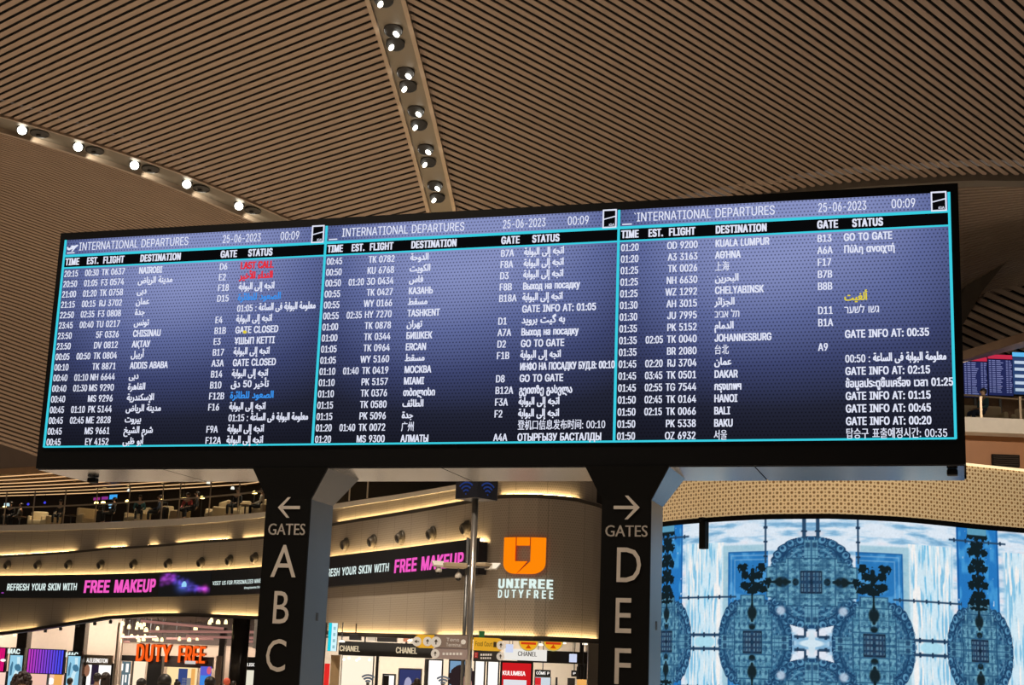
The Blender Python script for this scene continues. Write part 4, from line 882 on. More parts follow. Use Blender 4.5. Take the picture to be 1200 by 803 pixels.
# medallions: layered stone rosettes with window grids
def medal(cx, cy, swap):
    X, Y = np.abs(Aa - cx), np.abs(Bs - cy); x, y = (Y / 1.06, X / .90) if swap else (X, Y)
    cw = 46 * np.sqrt(np.clip(1 - ((y - 21) / 32.5) ** 2, 0, 1)) + 1.8 * np.abs(np.sin(y * .42)) - .8
    cap_ = sm(y, 15, 17) * (1 - sm(x, cw - .8, cw + .8)) * (y < 53.5)
    bx = lambda s1, s2, k: rng.rand(40, 40)[(np.floor(y / s2).astype(int) * 3 + k) % 40, (np.floor(x / s1).astype(int) * 7 + k) % 40]
    paint(cap_, c3(62, 116, 152)); paint(cap_ * (bx(2.6, 2.2, 1) > .62), c3(34, 70, 108), .85); paint(cap_ * (bx(3.4, 1.6, 5) > .74), c3(118, 172, 200), .7); paint(cap_ * sm(fb(x / 4 + cx, y / 4, 3), .5, .66), c3(30, 64, 104), .55)
    r = np.hypot(x / 46, (y - 21) / 32.5); paint(cap_ * (y > 22) * (np.abs(r - .74) < .025), c3(24, 54, 90), .75); paint(cap_ * (y > 22) * (np.abs(r - .58) < .02), c3(116, 172, 200), .6); paint(cap_ * (r > .95) * (y > 22), c3(22, 48, 80), .7)
    for q in range(6):
        t = math.radians(4 + q * 17); ex_, ey = 41 * math.cos(t), 21 + 29 * math.sin(t); k = cap_ * 1.0
        paint(k * ell(x, y, ex_, ey, 5.4, 5.4), c3(30, 66, 104)); paint(k * ell(x, y, ex_, ey, 3.9, 3.9), c3(92, 150, 186)); paint(k * ell(x, y, ex_ + .8, ey + .8, 2.2, 2.2), c3(34, 72, 112))
    tw = rect(x, y, -1, 8, 16, 49); paint(tw, c3(104, 160, 186)); paint(tw * ((x % 4) < 1), c3(48, 92, 130), .8); paint(tw * ((y % 6) < 1.1), c3(52, 98, 134), .7); paint(rect(x, y, 1.5, 6.5, 40, 46), c3(30, 60, 94), .8)
    body = np.maximum(rect(x, y, -1, 41, -1, 24), rect(x, y, -1, 52, -1, 18)); body = np.maximum(body, rect(x, y, -1, 29, -1, 28)); paint(body, c3(112, 168, 192)); paint(body * sm(fb(x / 6 + 3, y / 2.5 + cy, 3), .48, .7), c3(78, 136, 166), .8)
    win = body * ((x % 13) > 4) * ((x % 13) < 9.2) * ((y % 7.5) > 2.6) * ((y % 7.5) < 6.2); paint(win, c3(66, 116, 146), .85); paint(body * ((x % 13) > 5.2) * ((x % 13) < 8) * ((y % 7.5) > 3.4) * ((y % 7.5) < 5.6), c3(34, 70, 102), .8)
    paint(body * ((x % 13) < 1.2), c3(40, 84, 120), .85); paint(body * ((x % 6.5) < .8), c3(64, 114, 146), .6); paint(body * (y > 26.4), c3(34, 74, 110), .85); paint(body * sm(fb(x / 2.2, y / 2.2 + cx, 2), .55, .7), c3(52, 100, 138), .6); paint(body * (x > 29) * (y > 22.4), c3(34, 74, 110), .8); paint(body * (x > 41) * (y > 16.6), c3(34, 74, 110), .8); paint(body * (np.abs(y - 18.6) < .6), c3(48, 92, 126), .7); paint(body * (x > 50.6), c3(44, 90, 126), .8)
    sq = rect(x, y, -1, 12.6, -1, 12.6); x, y = X, Y; sq = rect(x, y, -1, 12.4, -1, 13); paint(sq, c3(40, 60, 86)); paint(sq * (((x % 4.2) > 1.6) & ((y % 5.4) > 1.8)), c3(96, 134, 158), .85); paint(sq - rect(x, y, -1, 11.3, -1, 11.9), c3(18, 32, 50)); paint(ell(x, y, 0, 0, 2.4, 3), c3(24, 40, 60))
    if swap: x, y = X, Y
    else: x, y = Y, X
    for (ex_, ey, rx, ry) in ((0, 34, 6, 8.2), (0, 42, 1.6, 5), (0, 25.5, 2.0, 2.4), (0, 18, 4.2, 3.6)): paint(ell(x, y, ex_, ey, rx, ry, .22), c3(24, 38, 44))
for cx, cy, up in ((70, 0, True), (210, 0, True), (0, 70, False)): medal(cx, cy, up)
for cx, cy, sw_ in ((70, 0, 1), (210, 0, 1), (0, 70, 0)):
    X, Y = np.abs(Aa - cx), np.abs(Bs - cy); rr_ = np.hypot(X / 50, Y / 54); paint((rr_ < 1) * sm(fb(X / 5.5 + 2, Y / 5.5 + 4, 4), .46, .7), c3(34, 76, 112), .5)
# twin shafts above the upper rosette, links between rosettes, pale crossing
for x0 in (8,): rod_v(x0, 121, 150, 2.2); rod_v(x0, 7, 20, 1.8)
rod_h(8, 20, 7.6, 1.8)
x, y = Aa, Bs; cr = (x + y < 34) * 1.0; paint(ell(np.abs(x - y), x + y, 0, 17, 9, 16, .3) * (np.minimum(x, y) > 9), c3(232, 238, 250)); paint(ell(x, y, 0, 0, 4.2, 14, .2), c3(214, 234, 246)); paint(ell(x, y, 0, 0, 14, 4.2, .2), c3(214, 234, 246)); paint(ell(x, y, 35, 37, 5, 5, .4), c3(206, 222, 240), .8)
paint(ell(Aa, Bs, 140, 0, 16, 7.4, .15), c3(176, 226, 244)); rod_h(116, 164, 8.2, 1.7)
# dark mirrored plants
PL = c3(20, 34, 40)
def leafy(cx, cy, rx, ry): 
    n = vnoise(Aa / 1.9 + cx, Bs / 1.9 + cy); paint(1 - sm(np.hypot((Aa - cx) / rx, (Bs - cy) / ry) + (n - .5) * .7, .86, 1.0), PL)
for cx, cy, rx, ry in ((70, 60, 9, 4), (63, 66, 7, 5), (56, 61, 6, 4.5), (79, 66, 7, 5.5), (70, 74, 5, 7), (80, 78, 6.5, 5.5), (62, 78, 6, 6), (83, 87, 7, 6), (58, 87, 6, 6.5), (69, 82, 4, 6), (50, 70, 5, 6)): leafy(cx, cy, rx, ry)
paint(rect(Aa, Bs, 68.8, 71.2, 40, 66), PL); paint(rect(Aa, Bs, 40, 60, 69, 71), PL)
for k in range(5):
    yy = 53 + k * 19.5
    for s in (-1, 1): leafy(210 + s * 9.5, yy + 4, 6.2, 5.6); leafy(210 + s * 5, yy + 12, 5, 5)
    leafy(210, yy + 6, 6, 9)
paint(rect(Aa, Bs, 208.6, 211.4, 40, 140), PL); leafy(210, 136, 14, 2.5); leafy(210, 49, 14, 2.5)
# top stone of the outer column
paint(rect(Aa, Bs, 196, 224, 136, 160), c3(96, 160, 190)); 
img[:] = img * (.95 + .07 * fb(Aa / 1.7, Bs / 1.7, 2))[..., None]
img = np.clip(img, 0, 255) / 255; linimg = np.where(img <= .04045, img / 12.92, ((img + .055) / 1.055) ** 2.4)
m = bpy.data.materials.new('video_picture'); m.use_nodes = True; g = G(m); g.n.clear(); at = g.add('ShaderNodeAttribute', attribute_name='picture'); e = g.add('ShaderNodeEmission'); o = g.add('ShaderNodeOutputMaterial'); g.link(at.outputs['Color'], e.inputs[0]); e.inputs[1].default_value = .96; g.link(e.outputs[0], o.inputs[0])
xx, yy, nx, ny = (np.interp(sv, DP.S, q) for q in (DP.X, DP.Y, DP.NX, DP.NY)); xs, ys = xx + nx * .05, yy + ny * .05
co = np.empty((nb, na, 3)); co[..., 0] = xs; co[..., 1] = ys; co[..., 2] = zv[:, None]
org = DP.p(sc0, ZL0, .05)
me = bpy.data.meshes.new('moving_picture'); me.vertices.add(na * nb); me.vertices.foreach_set('co', (co - np.array(org)).reshape(-1))
i0 = (np.arange(nb - 1)[:, None] * na + np.arange(na - 1)[None, :]).reshape(-1); quads = np.stack([i0, i0 + 1, i0 + na + 1, i0 + na], 1).astype(np.int32)
me.loops.add(quads.size); me.loops.foreach_set('vertex_index', quads.reshape(-1)); me.polygons.add(len(quads)); me.polygons.foreach_set('loop_start', np.arange(0, quads.size, 4, dtype=np.int32)); me.polygons.foreach_set('loop_total', np.full(len(quads), 4, dtype=np.int32))
me.update(calc_edges=True); ca = me.color_attributes.new('picture', 'FLOAT_COLOR', 'POINT'); ca.data.foreach_set('color', np.concatenate([linimg, np.ones((nb, na, 1))], -1).reshape(-1).astype(np.float32)); me.materials.append(m)
vw = thing('video_wall', 'huge curved video wall showing a blue mirrored stone-and-water pattern, right of the D E F pillar', 'video wall', DP.p(sc0, 0, .05))
o = bpy.data.objects.new('moving_picture', me); C.objects.link(o); put(o, org, vw)
mb = MB(); mb.sweep([[DP.p(v, .12, .04), DP.p(v, .41, .05), DP.p(v, .41, -.05), DP.p(v, .12, -.05)] for v in DP.smp(.4, DP.L - .5, .3)]).build('lower_panel', M_FRAME, vw)
a, z = dhit(825, 612); b, z2 = dhit(834.5, 644); mb = MB(); c = (DP.p((a + b) / 2, (z + z2) / 2, .14)); n = DP.p(a, 0, 1) - DP.p(a, 0, 0)
rzz = math.atan2(n.x, -n.y); t = thing('camera_housing', 'small black box hanging over the top edge of the video wall', 'box', c, None)
MB().rbox(c, (.19, .14, abs(z - z2)), .015, rzz).build('body', M_FRAME, t); MB().box(c + Vector((0, 0, abs(z - z2) / 2 + .05)), (.12, .22, .06), rzz).build('bracket', M_FRAME, t)

# ================================================================== upper gallery at the far right
def hbox(name, p, size, m, parent=None, mbx=None): return (mbx or MB()).box(p, size).build(name, m, parent)
struct(MB().box((19, 44.3, 9.62), (16, .9, .44)).build('slab_gallery', M_WARMWHITE), 'white balcony edge at the far right', 'building')
struct(MB().box((19, 45.3, 8.85), (16, 1.6, 1.1)).build('wall_gallery', mat('orange_wood', (.42, .185, .07), .5, 0, .1, 1.2)), 'orange-brown wood fascia below the right balcony', 'wall')
struct(MB().box((19, 52, 9.5), (16, 14, .3)).build('floor_gallery', mat('gallery_floor', (.45, .38, .3), .5, 0, .04)), 'floor of the right gallery', 'floor')
struct(MB().box((20, 46.6, 7.75), (18, 4, 1.1)).build('shade_block_gallery', M_BLACK), 'black recess under the right gallery', 'building')  # solid black colour stands in for the darkness below the gallery
struct(MB().box((21, 60.5, 12.2), (22, .3, 5.6)).build('wall_gallery_back', mat('gallery_brown', (.20, .12, .07), .6, 0, .1)), 'brown back wall of the right gallery', 'wall')
cg = MB().hexa([A(1095, 432, 50), A(1290, 372, 50), A(1290, 384, 57.0), A(1095, 434, 57.0)] + [A(1095, 432, 50) + Vector((0, 0, .3)), A(1290, 372, 50) + Vector((0, 0, .3)), A(1290, 384, 57.0) + Vector((0, 0, .3)), A(1095, 434, 57.0) + Vector((0, 0, .3))]).build('ceiling_gallery', mat('gallery_soffit', (.30, .19, .115), .55, 0, .08)); struct(cg, 'brown soffit over the right gallery', 'ceiling')
MB().tube(A(1095, 434, 56.5), A(1290, 373, 56.5), .05, n=8).build('light_line', glow('gallery_line', (255, 214, 170), 1.2), cg)
struct(MB().hexa([A(1060, 404, 62.5), A(1290, 395, 62.5), A(1290, 330, 62.5), A(1060, 398, 62.5)] + [p + Vector((0, .3, 0)) for p in (A(1060, 404, 62.5), A(1290, 395, 62.5), A(1290, 330, 62.5), A(1060, 398, 62.5))]).build('bulkhead_gallery', M_FARSLAT), 'dim bulkhead above the right gallery', 'wall')
MB2 = MB()
vp = A(1178.5, 540, 44.45); t = thing('air_vent', 'black slatted air vent in the orange-brown wood fascia', 'air vent', vp)
MB().box(vp, (.82, .08, .36)).build('frame', M_BLACK, t)
for k in range(5): MB().box(vp + Vector((0, -.05, -.12 + k * .06)), (.74, .04, .018), rx=.5).build('slat', mat('vent_slat', (.05, .035, .025)), t)
rr = thing('glass_railing', 'glass balustrade with bright handrail on the right gallery', 'railing', (16, 44.1, 9.84))
MB().tube(A(1110, 461.5, 44.1), A(1260, 473, 44.1), .03, n=8).build('handrail', M_RAIL, rr)
for x in (1120, 1149, 1195, 1240): p = A(x, 465, 44.1); MB().box((p.x, 44.1, (9.84 + p.z) / 2), (.07, .05, p.z - 9.84)).build('post', M_RAIL, rr)
MB().box((19, 44.12, 10.35), (15, .02, .95)).build('glass', M_GLASS, rr)
# far departure boards
def far_board(x0, x1, y0, y1, Y, head, label, body):
    p, q = A(x0, y1, Y), A(x1, y0, Y); w, h = q.x - p.x, q.z - p.z; c = Vector(((p.x + q.x) / 2, Y, p.z)); t = thing('information_screen', label, 'screen', c, 'far information screens')
    MB().box(c + Vector((0, .12, h / 2)), (w, .2, h)).build('case', M_FRAME, t)
    MB().box(c + Vector((0, .0, h * .94)), (w - .04, .02, h * .1)).build('header', head, t)
    MB().box(c + Vector((0, .005, h * .44)), (w - .04, .02, h * .86)).build('list_panel', body, t)
    MB().tube(c + Vector((0, .15, 0)), (c.x, c.y + .15, 9.65), .06, n=8).build('stand', M_STEELD, t); return t, c, w, h
RD = glow('far_red', (190, 44, 72)); NAV = glow('far_navy', (34, 40, 84)); TXT = glow('far_text', (120, 126, 176)); CY = glow('far_cyan', (96, 186, 240)); PALE = glow('far_pale', (190, 206, 226))
random.seed(8)
for x0, x1, y0, y1, lb in ((1129.5, 1157, 418.5, 465.5, 'far departures screen with red header, left of the two'), (1158.5, 1186.5, 416, 463.5, 'far departures screen with red header, right of the two')):
    t, c, w, h = far_board(x0, x1, y0, y1, 57.5, RD, lb, NAV); mb = MB()
    for k in range(17):
        z = c.z + h * (.83 - k * .047)
        for f0, f1 in ((.05, .13), (.17, .30), (.34, .34 + random.uniform(.15, .28)), (.72, .80), (.84, .84 + random.uniform(.05, .12))): mb.quad((c.x + (f0 - .5) * w, c.y - .012, z), (c.x + (f1 - .5) * w, c.y - .012, z), (c.x + (f1 - .5) * w, c.y - .012, z + h * .022), (c.x + (f0 - .5) * w, c.y - .012, z + h * .022))
    mb.build('list_lines', TXT, t)
t, c, w, h = far_board(1187.5, 1216, 413.5, 462.5, 57.5, CY, 'far blue-headed information screen cut by the right photo edge', glow('far_body', (44, 66, 110)))
mb = MB()
for k in range(5): z = c.z + h * (.72 - k * .16); mb.quad((c.x - w * .42, c.y - .012, z), (c.x + w * .42, c.y - .012, z), (c.x + w * .42, c.y - .012, z + h * .07), (c.x - w * .42, c.y - .012, z + h * .07))
mb.build('list_lines', PALE, t)
make_sofa(1.9, 'cream sofa on the right gallery with a guest lying on it', (14.15, 45.2, 9.65), .0, .8, 'right gallery seats'); 
make_sofa(.75, 'dark shaded cream armchair at the right end of the right gallery', (15.8, 45.4, 9.65), -.5, .8, 'right gallery seats')

# ================================================================== PEOPLE
def skin_mesh(nodes, edges, root=0, sub=2):
    """one continuous surface grown over a skeleton: nodes [(co, rx, ry)], edges [(i, j)]"""
    me = bpy.data.meshes.new('b'); me.from_pydata([n[0] for n in nodes], edges, []); o = bpy.data.objects.new('b', me); C.objects.link(o)
    md = o.modifiers.new('s', 'SKIN'); md.use_smooth_shade = True; md.branch_smoothing = .4
    if not me.skin_vertices: me.attributes  # created with the modifier
    for i, n in enumerate(nodes): sv_ = me.skin_vertices[0].data[i]; sv_.radius = (n[1], n[2]); sv_.use_root = (i == root)
    if sub: m2 = o.modifiers.new('d', 'SUBSURF'); m2.levels = sub; m2.render_levels = sub
    dg = bpy.context.evaluated_depsgraph_get(); r = bpy.data.meshes.new_from_object(o.evaluated_get(dg)); V = [tuple(v.co) for v in r.vertices]; Fc = [tuple(p.vertices) for p in r.polygons]
    bpy.data.objects.remove(o); bpy.data.meshes.remove(me); bpy.data.meshes.remove(r); return V, Fc
def add_raw(mb, V, Fc, mi=0):
    n = len(mb.v); mb.v += V
    for f in Fc: mb.face([n + i for i in f], mi)
M_SKIN = mat('skin', (.42, .26, .18), .55, 0, .04, 8)
FIG = {}
def figure(pose):
    """body, jacket and trousers of one standing or seated figure, 1.70 m tall, facing -y"""
    if pose in FIG: return FIG[pose]
    if pose == 'stand':
        hip, sh, nk, hd = 0.92, 1.40, 1.47, 1.60
        leg = lambda s: [((s * .10, 0, .86), .085, .09), ((s * .11, -.01, .48), .06, .065), ((s * .115, .02, .10), .042, .045), ((s * .125, -.12, .045), .042, .035)]
        armp = lambda s: [((s * .19, 0, 1.37), .055, .055), ((s * .245, .02, 1.09), .045, .045), ((s * .235, -.05, .86), .03, .034), ((s * .232, -.07, .79), .022, .036)]
        ty = 0.0
    else:
        hip, sh, nk, hd = .50, .98, 1.05, 1.18
        leg = lambda s: [((s * .10, -.06, .50), .085, .09), ((s * .13, -.46, .50), .06, .065), ((s * .13, -.44, .10), .042, .045), ((s * .14, -.58, .05), .042, .035)]
        armp = lambda s: [((s * .19, 0, .95), .055, .055), ((s * .25, -.03, .68), .045, .045), ((s * .16, -.28, .60), .03, .034), ((s * .13, -.36, .59), .022, .036)]
        ty = 0.0
    def body(parts, sc_=1.0):
        nodes = [((0, 0, hip), .135 * sc_, .10 * sc_)]; edges = []
        def chain(start, seq):
            p = start
            for q in seq: nodes.append((q[0], q[1], q[2])); edges.append((p, len(nodes) - 1)); p = len(nodes) - 1
            return p
        ch = chain(0, [((0, .01, hip + .24), .135 * sc_, .10 * sc_), ((0, .01, sh - .06), .155 * sc_, .105 * sc_)])
        if 'head' in parts: chain(ch, [((0, .01, sh + .02), .07, .06), ((0, 0, nk + .02), .05, .055), ((0, -.012, hd), .074, .092), ((0, .0, hd + .075), .066, .082)])
        if 'neck' in parts: chain(ch, [((0, .01, sh + .02), .09, .075), ((0, .005, sh + .06), .065, .068)])
        for s in (-1, 1):
            if 'arm' in parts: chain(ch, [(p[0], p[1] * sc_, p[2] * sc_) for p in (armp(s) if 'head' in parts else armp(s)[:3])])
            if 'leg' in parts: chain(0, [(p[0], p[1] * sc_, p[2] * sc_) for p in (leg(s) if 'head' in parts else leg(s)[:3])])
        return skin_mesh(nodes, edges)
    mb = MB(); add_raw(mb, *body(('head', 'arm', 'leg')))
    # face: brow/nose, lips, ears
    mb.ball((0, -.105, hd - .01), (.013, .022, .024), n=10, m=6); mb.ball((0, -.098, hd - .055), (.024, .010, .007), n=10, m=5)
    for s in (-1, 1): mb.ball((s * .078, .0, hd), (.010, .02, .03), n=8, m=6); mb.ball((s * .03, -.088, hd + .025), (.013, .008, .008), n=8, m=5)
    # fingers: five unequal tapering bent chains per hand
    for s in (-1, 1):
        w = Vector(armp(s)[3][0]); d = (w - Vector(armp(s)[2][0])).normalized()
        for k, L in enumerate((.062, .074, .080, .072)):
            a = w + Vector((0, (k - 1.5) * .017, 0)) + d * .015; b = a + d * L * .55 + Vector((-s * .006, 0, 0)); c = b + (d + Vector((-s * .5, 0, 0))).normalized() * L * .45; mb.tube(a, b, .009, .008, 8); mb.tube(b, c, .008, .006, 8)
        a = w + Vector((0, -.03, .02)); b = a + (d + Vector((-s * .3, -.7, 0))).normalized() * .04; mb.tube(a, b, .011, .009, 8); mb.tube(b, b + (d + Vector((-s * .3, -.1, 0))).normalized() * .03, .009, .007, 8)
    j = MB(); add_raw(j, *body(('neck', 'arm'), 1.16)); tr_ = MB(); add_raw(tr_, *body(('leg',), 1.13))
    FIG[pose] = (mb, j, tr_, hd); return FIG[pose]
def person(label, loc, rz, h, hair, top, legs, pose='stand', style='short', group=None, hood=None):
    mb, j, tr_, hd = figure(pose); s = h / 1.70; t = thing('person', label, 'person', (0, 0, 0), group)
    for b_, nm, mm in ((mb, 'body', M_SKIN), (j, 'jacket', top), (tr_, 'trousers', legs)): b_.build(nm, mm, t, True)
    hb = MB(); c = (0, .012, hd + .028)
    hb.ball(c, (.092, .108, .098), n=18, m=9, zmin=-.25)
    if style == 'long':
        hb.ball((0, .05, hd - .09), (.085, .055, .16), n=14, m=9)
        for q in (-1, 1): hb.ball((q * .068, .01, hd - .08), (.028, .05, .13), n=10, m=7)
    elif style == 'curly':
        random.seed(9)
        for q in range(46):
            a_, e_ = random.uniform(0, 6.28), random.uniform(-.3, 1.5); hb.ball((.10 * math.cos(a_) * math.cos(e_), .02 + .115 * math.sin(a_) * math.cos(e_) * (1 if math.sin(a_) > -.3 else .6), hd + .03 + .10 * math.sin(e_)), .03, n=7, m=5)
    elif style == 'bun': hb.ball((0, .06, hd + .13), .045, n=12, m=8); hb.ball((0, .07, hd - .02), (.07, .04, .07), n=12, m=8)
    else: hb.ball((0, .045, hd - .01), (.083, .062, .075), n=14, m=8)
    if hood is not None:
        hb2 = MB(); hb2.ball((0, .022, hd + .02), (.112, .122, .122), n=18, m=10, zmin=-.75); hb2.build('hood', hood, t, True)
    hb.build('hair', hair, t, True); t.location = loc; t.rotation_euler = (0, 0, rz); t.scale = (s, s, s); return t
HB = mat('hair_black', (.010, .008, .008), .5, 0, .1, 40); HBR = mat('hair_brown', (.02, .010, .008), .5, 0, .1, 40); HR = mat('hair_auburn', (.022, .008, .008), .5, 0, .1, 40)
CL = {k: mat('cloth_' + k, c, .85, 0, .05, 20) for k, c in dict(black=(.015, .015, .018), navy=(.02, .028, .06), red=(.36, .05, .05), orange=(.62, .11, .06), grey=(.12, .12, .12), teal=(.04, .14, .16), jeans=(.03, .045, .09), white=(.5, .48, .45)).items()}
def by_head(x, ytop, wpx, hairw=.21):           # stand where the head's width puts it
    Y = F * hairw / wpx; p = A(x, ytop, Y); return (p.x, p.y, 0), p.z
for x, y, w, lb, hr, tp, sty in [(27.5, 791.5, 21, 'person with wide auburn hair, in front of the neon stripe panel', HR, 'black', 'curly'), (17.5, 797, 13, 'person with dark hair at the far left, before the first lit poster', HB, 'grey', 'short'), (82.5, 795, 9.5, 'small distant person with black hair before the second lit poster', HB, 'navy', 'short'), (114.5, 789.5, 11, 'left of two dark-haired people before the tan shop sign', HB, 'black', 'short'), (124.5, 789, 13, 'right of two dark-haired people before the tan shop sign', HBR, 'grey', 'long'), (166.5, 796, 14, 'person with dark hair left of the orange letters', HB, 'black', 'short'), (193.5, 791.5, 19, 'person with large black head of hair below the orange letters', HB, 'navy', 'short'), (208.5, 796.5, 10, 'small dark-haired person just right of the large black head', HB, 'grey', 'bun'), (246.5, 794, 15.5, 'person with black hair before the blue poster', HB, 'black', 'short'), (274, 798.5, 8, 'dark-haired person beside the orange hood', HB, 'navy', 'short'), (488, 796.5, 18, 'person with dark reddish hair in front of the picture', HBR, 'black', 'bun')]:
    loc, h = by_head(x, y, w); h = h / (1.706 + (.05 if sty == 'bun' else 0)) * 1.70; person(lb, loc, math.pi + random.uniform(-.4, .4), h, hr, CL[tp], CL['jeans'] if w > 12 else CL['grey'], 'stand', sty)
loc, h = by_head(266, 794.5, 9.5, .23); person('person wearing an orange-red hood beside the big dark column', loc, math.pi + .3, h / 1.74 * 1.7, HB, CL['orange'], CL['black'], 'stand', 'short', None, CL['orange'])
for x, off, lb, tp, hr, rz in [(12, -1.0, 'seated guest in dark clothes at the far left of the balcony', 'black', HB, .3), (24, -1.6, 'seated guest in grey behind the small left table', 'grey', HBR, -1.0), (70, -.9, 'seated guest in black beside the third balcony post', 'black', HB, .5), (133, -1.0, 'seated guest in black under the lounge screens', 'black', HB, -.4), (163, -.85, 'seated guest in teal on the wide armchair', 'teal', HB, .9), (186, -1.15, 'seated guest in a dark jacket by the second suitcase', 'navy', HBR, -.6), (219, -1.1, 'seated guest in a red top at the middle of the balcony', 'red', HBR, .4), (229.5, -.9, 'seated guest in black next to the guest in red', 'black', HB, -.5), (277, -.9, 'seated guest in black right of the long cream sofa', 'black', HB, .3), (306, -1.45, 'seated guest in white near the right end of the balcony', 'white', HBR, -.7)]:
    p, v = on_lounge(x, off); person(lb, p, facing(v) + rz, 1.70, hr, CL[tp], CL['black'], 'sit')
person('guest in dark jeans and teal lounging on the right gallery sofa', (14.4, 45.0, 9.70), -1.3, 1.65, HB, CL['teal'], CL['jeans'], 'sit')

# ================================================================== WIFI SIGNPOST
PYY = 30.0
pb = A(553, 790, PYY); sp_ = thing('signpost', 'tall metal signpost carrying a dark wifi cube, cameras and direction signs', 'signpost', (pb.x, PYY, 0))
M_POLE = mat('pole_metal', (.55, .53, .50), .28, .9, .04, 4)
top = A(557, 586, PYY); base_x = top.x
MB().tube((base_x, PYY, 0), (base_x, PYY, top.z), .065, n=16).build('pole', M_POLE, sp_, True)
MB().tube((base_x - .11, PYY + .05, 0), (base_x - .11, PYY + .05, A(546, 630, PYY).z), .035, n=10).build('cable_duct', M_STEELD, sp_, True)
MB().tube((base_x, PYY, 0), (base_x, PYY, .03), .22, n=20).build('base_plate', M_STEELD, sp_)
zq0, zq1 = A(557, 586, PYY).z, A(557, 561, PYY).z; wq = .60; cc = Vector((base_x + .02, PYY, (zq0 + zq1) / 2)); rzq = math.radians(47)
MB().rbox(cc, (wq, wq, zq1 - zq0), .01, rzq).build('wifi_cube', mat('cube_navy', (.008, .009, .016), .4), sp_)
M_WF = glow('wifi_blue', (32, 50, 104))
for k, sgn in enumerate((-1, 1)):
    Rz = Matrix.Rotation(rzq, 3, 'Z'); n_ = Rz @ (Vector((0, -1, 0)) if sgn < 0 else Vector((-1, 0, 0))) ; tx = Rz @ (Vector((1, 0, 0)) if sgn < 0 else Vector((0, -1, 0))); c = cc + n_ * (wq / 2 + .006); mb = MB()
    for r0, r1 in ((.0, .035), (.085, .12), (.16, .195), (.235, .27)):
        A_ = [math.radians(45 + 90 * i / 10) for i in range(11)]; P = [c + tx * (r1 * math.cos(t)) + Vector((0, 0, r1 * math.sin(t) - .15)) for t in A_] + [c + tx * (r0 * math.cos(t)) + Vector((0, 0, r0 * math.sin(t) - .15)) for t in A_[::-1]]
        for i in range(10): mb.quad(P[i], P[i + 1], P[20 - i], P[21 - i])
    mb.build('wifi_symbol', M_WF, sp_)
# camera arms and plates
za = A(553, 664, PYY).z; M_BEIGE = mat('antenna_beige', (.42, .33, .22), .55, 0, .06); M_OFFW = mat('plate_white', (.62, .60, .56), .5, 0, .03)
MB().tube((base_x - .75, PYY, za), (base_x + .30, PYY, za), .025, n=8).build('cross_arm', M_STEELD, sp_)
mb = MB(); p = A(533, 663, PYY); mb.rbox(p, (.46, .30, .10), .02, .25); mb.build('antenna', M_BEIGE, sp_); p = A(567.5, 662, PYY); mb = MB(); mb.rbox(p, (.24, .3, .07), .02, -.5); mb.build('antenna', M_BEIGE, sp_)
mb = MB(); p = A(577.5, 664, PYY); mb.box(p, (.26, .22, .03), -.5, rx=.6); mb.build('white_plate', M_OFFW, sp_); mb = MB(); p = A(514, 661, PYY); mb.box(p, (.24, .20, .04), .3, rx=.5); mb.build('white_plate', M_OFFW, sp_)
for x, y in ((514, 669), (537, 676)):
    p = A(x, y, PYY); d = MB(); d.lathe(p, [(.001, -.07), (.05, -.05), (.068, 0), (.068, .03), (.05, .06), (.02, .09)], (0, 0, 1), 14); c_ = d.build('dome_camera', M_OFFW, sp_, True); MB().ball(p + Vector((0, 0, -.02)), .06, n=12, m=8).build('dome', M_FRAME, c_); MB().tube(p + Vector((0, 0, .08)), (p.x, PYY, za), .015, n=6).build('mount', M_STEELD, c_)
# direction signs
def sign(x0, x1, y0, y1, m, label, rnd):
    p, q = A(x0, y1, PYY - .1), A(x1, y0, PYY - .1); h = q.z - p.z; pts = []
    for (cx_, s) in ((q.x - h / 2, 1), (p.x + h / 2, -1)):
        if (s > 0 and rnd in 'rb') or (s < 0 and rnd in 'lb'): pts += [Vector((cx_ + h / 2 * math.cos(t), PYY - .1, (p.z + q.z) / 2 + h / 2 * math.sin(t))) for t in [math.pi * (i / 10 - .5) + (0 if s > 0 else math.pi) for i in range(11)]]
        elif s > 0: pts += [Vector((q.x, PYY - .1, p.z)), Vector((q.x, PYY - .1, q.z))]
        else: pts += [Vector((p.x, PYY - .1, q.z)), Vector((p.x, PYY - .1, p.z))]
    mb = MB(); mb.prism(pts, (0, .1, 0)); o = mb.build('direction_sign', m, sp_); o['label'] = label; return o, p, q, h
yfr = lambda x, y: Vector((x, PYY - .108, y))
M_SIY = mat('sign_yellow', (.66, .42, .03), .5, 0, .03, emit=lin((196, 142, 20)), es=.45); M_SIG = mat('sign_brown', (.20, .155, .13), .5, 0, .03, emit=lin((110, 92, 84)), es=.3); M_SIP = mat('sign_mauve', (.28, .22, .20), .5, 0, .03, emit=lin((140, 120, 115)), es=.3); M_SIK = mat('sign_dark', (.03, .028, .027), .5, 0, .03)
M_INK = mat('sign_ink', (.05, .035, .01), .6); M_PAL = mat('sign_pale', (.62, .60, .57), .6, emit=lin((200, 196, 190)), es=.3)
def disc(mb, c, r, mi=0, o=.004): n = len(mb.v); mb.v += [tuple(c + Vector((r * math.cos(t), -o, r * math.sin(t)))) for t in [2 * math.pi * i / 16 for i in range(16)]]; mb.face(range(n, n + 16), mi)
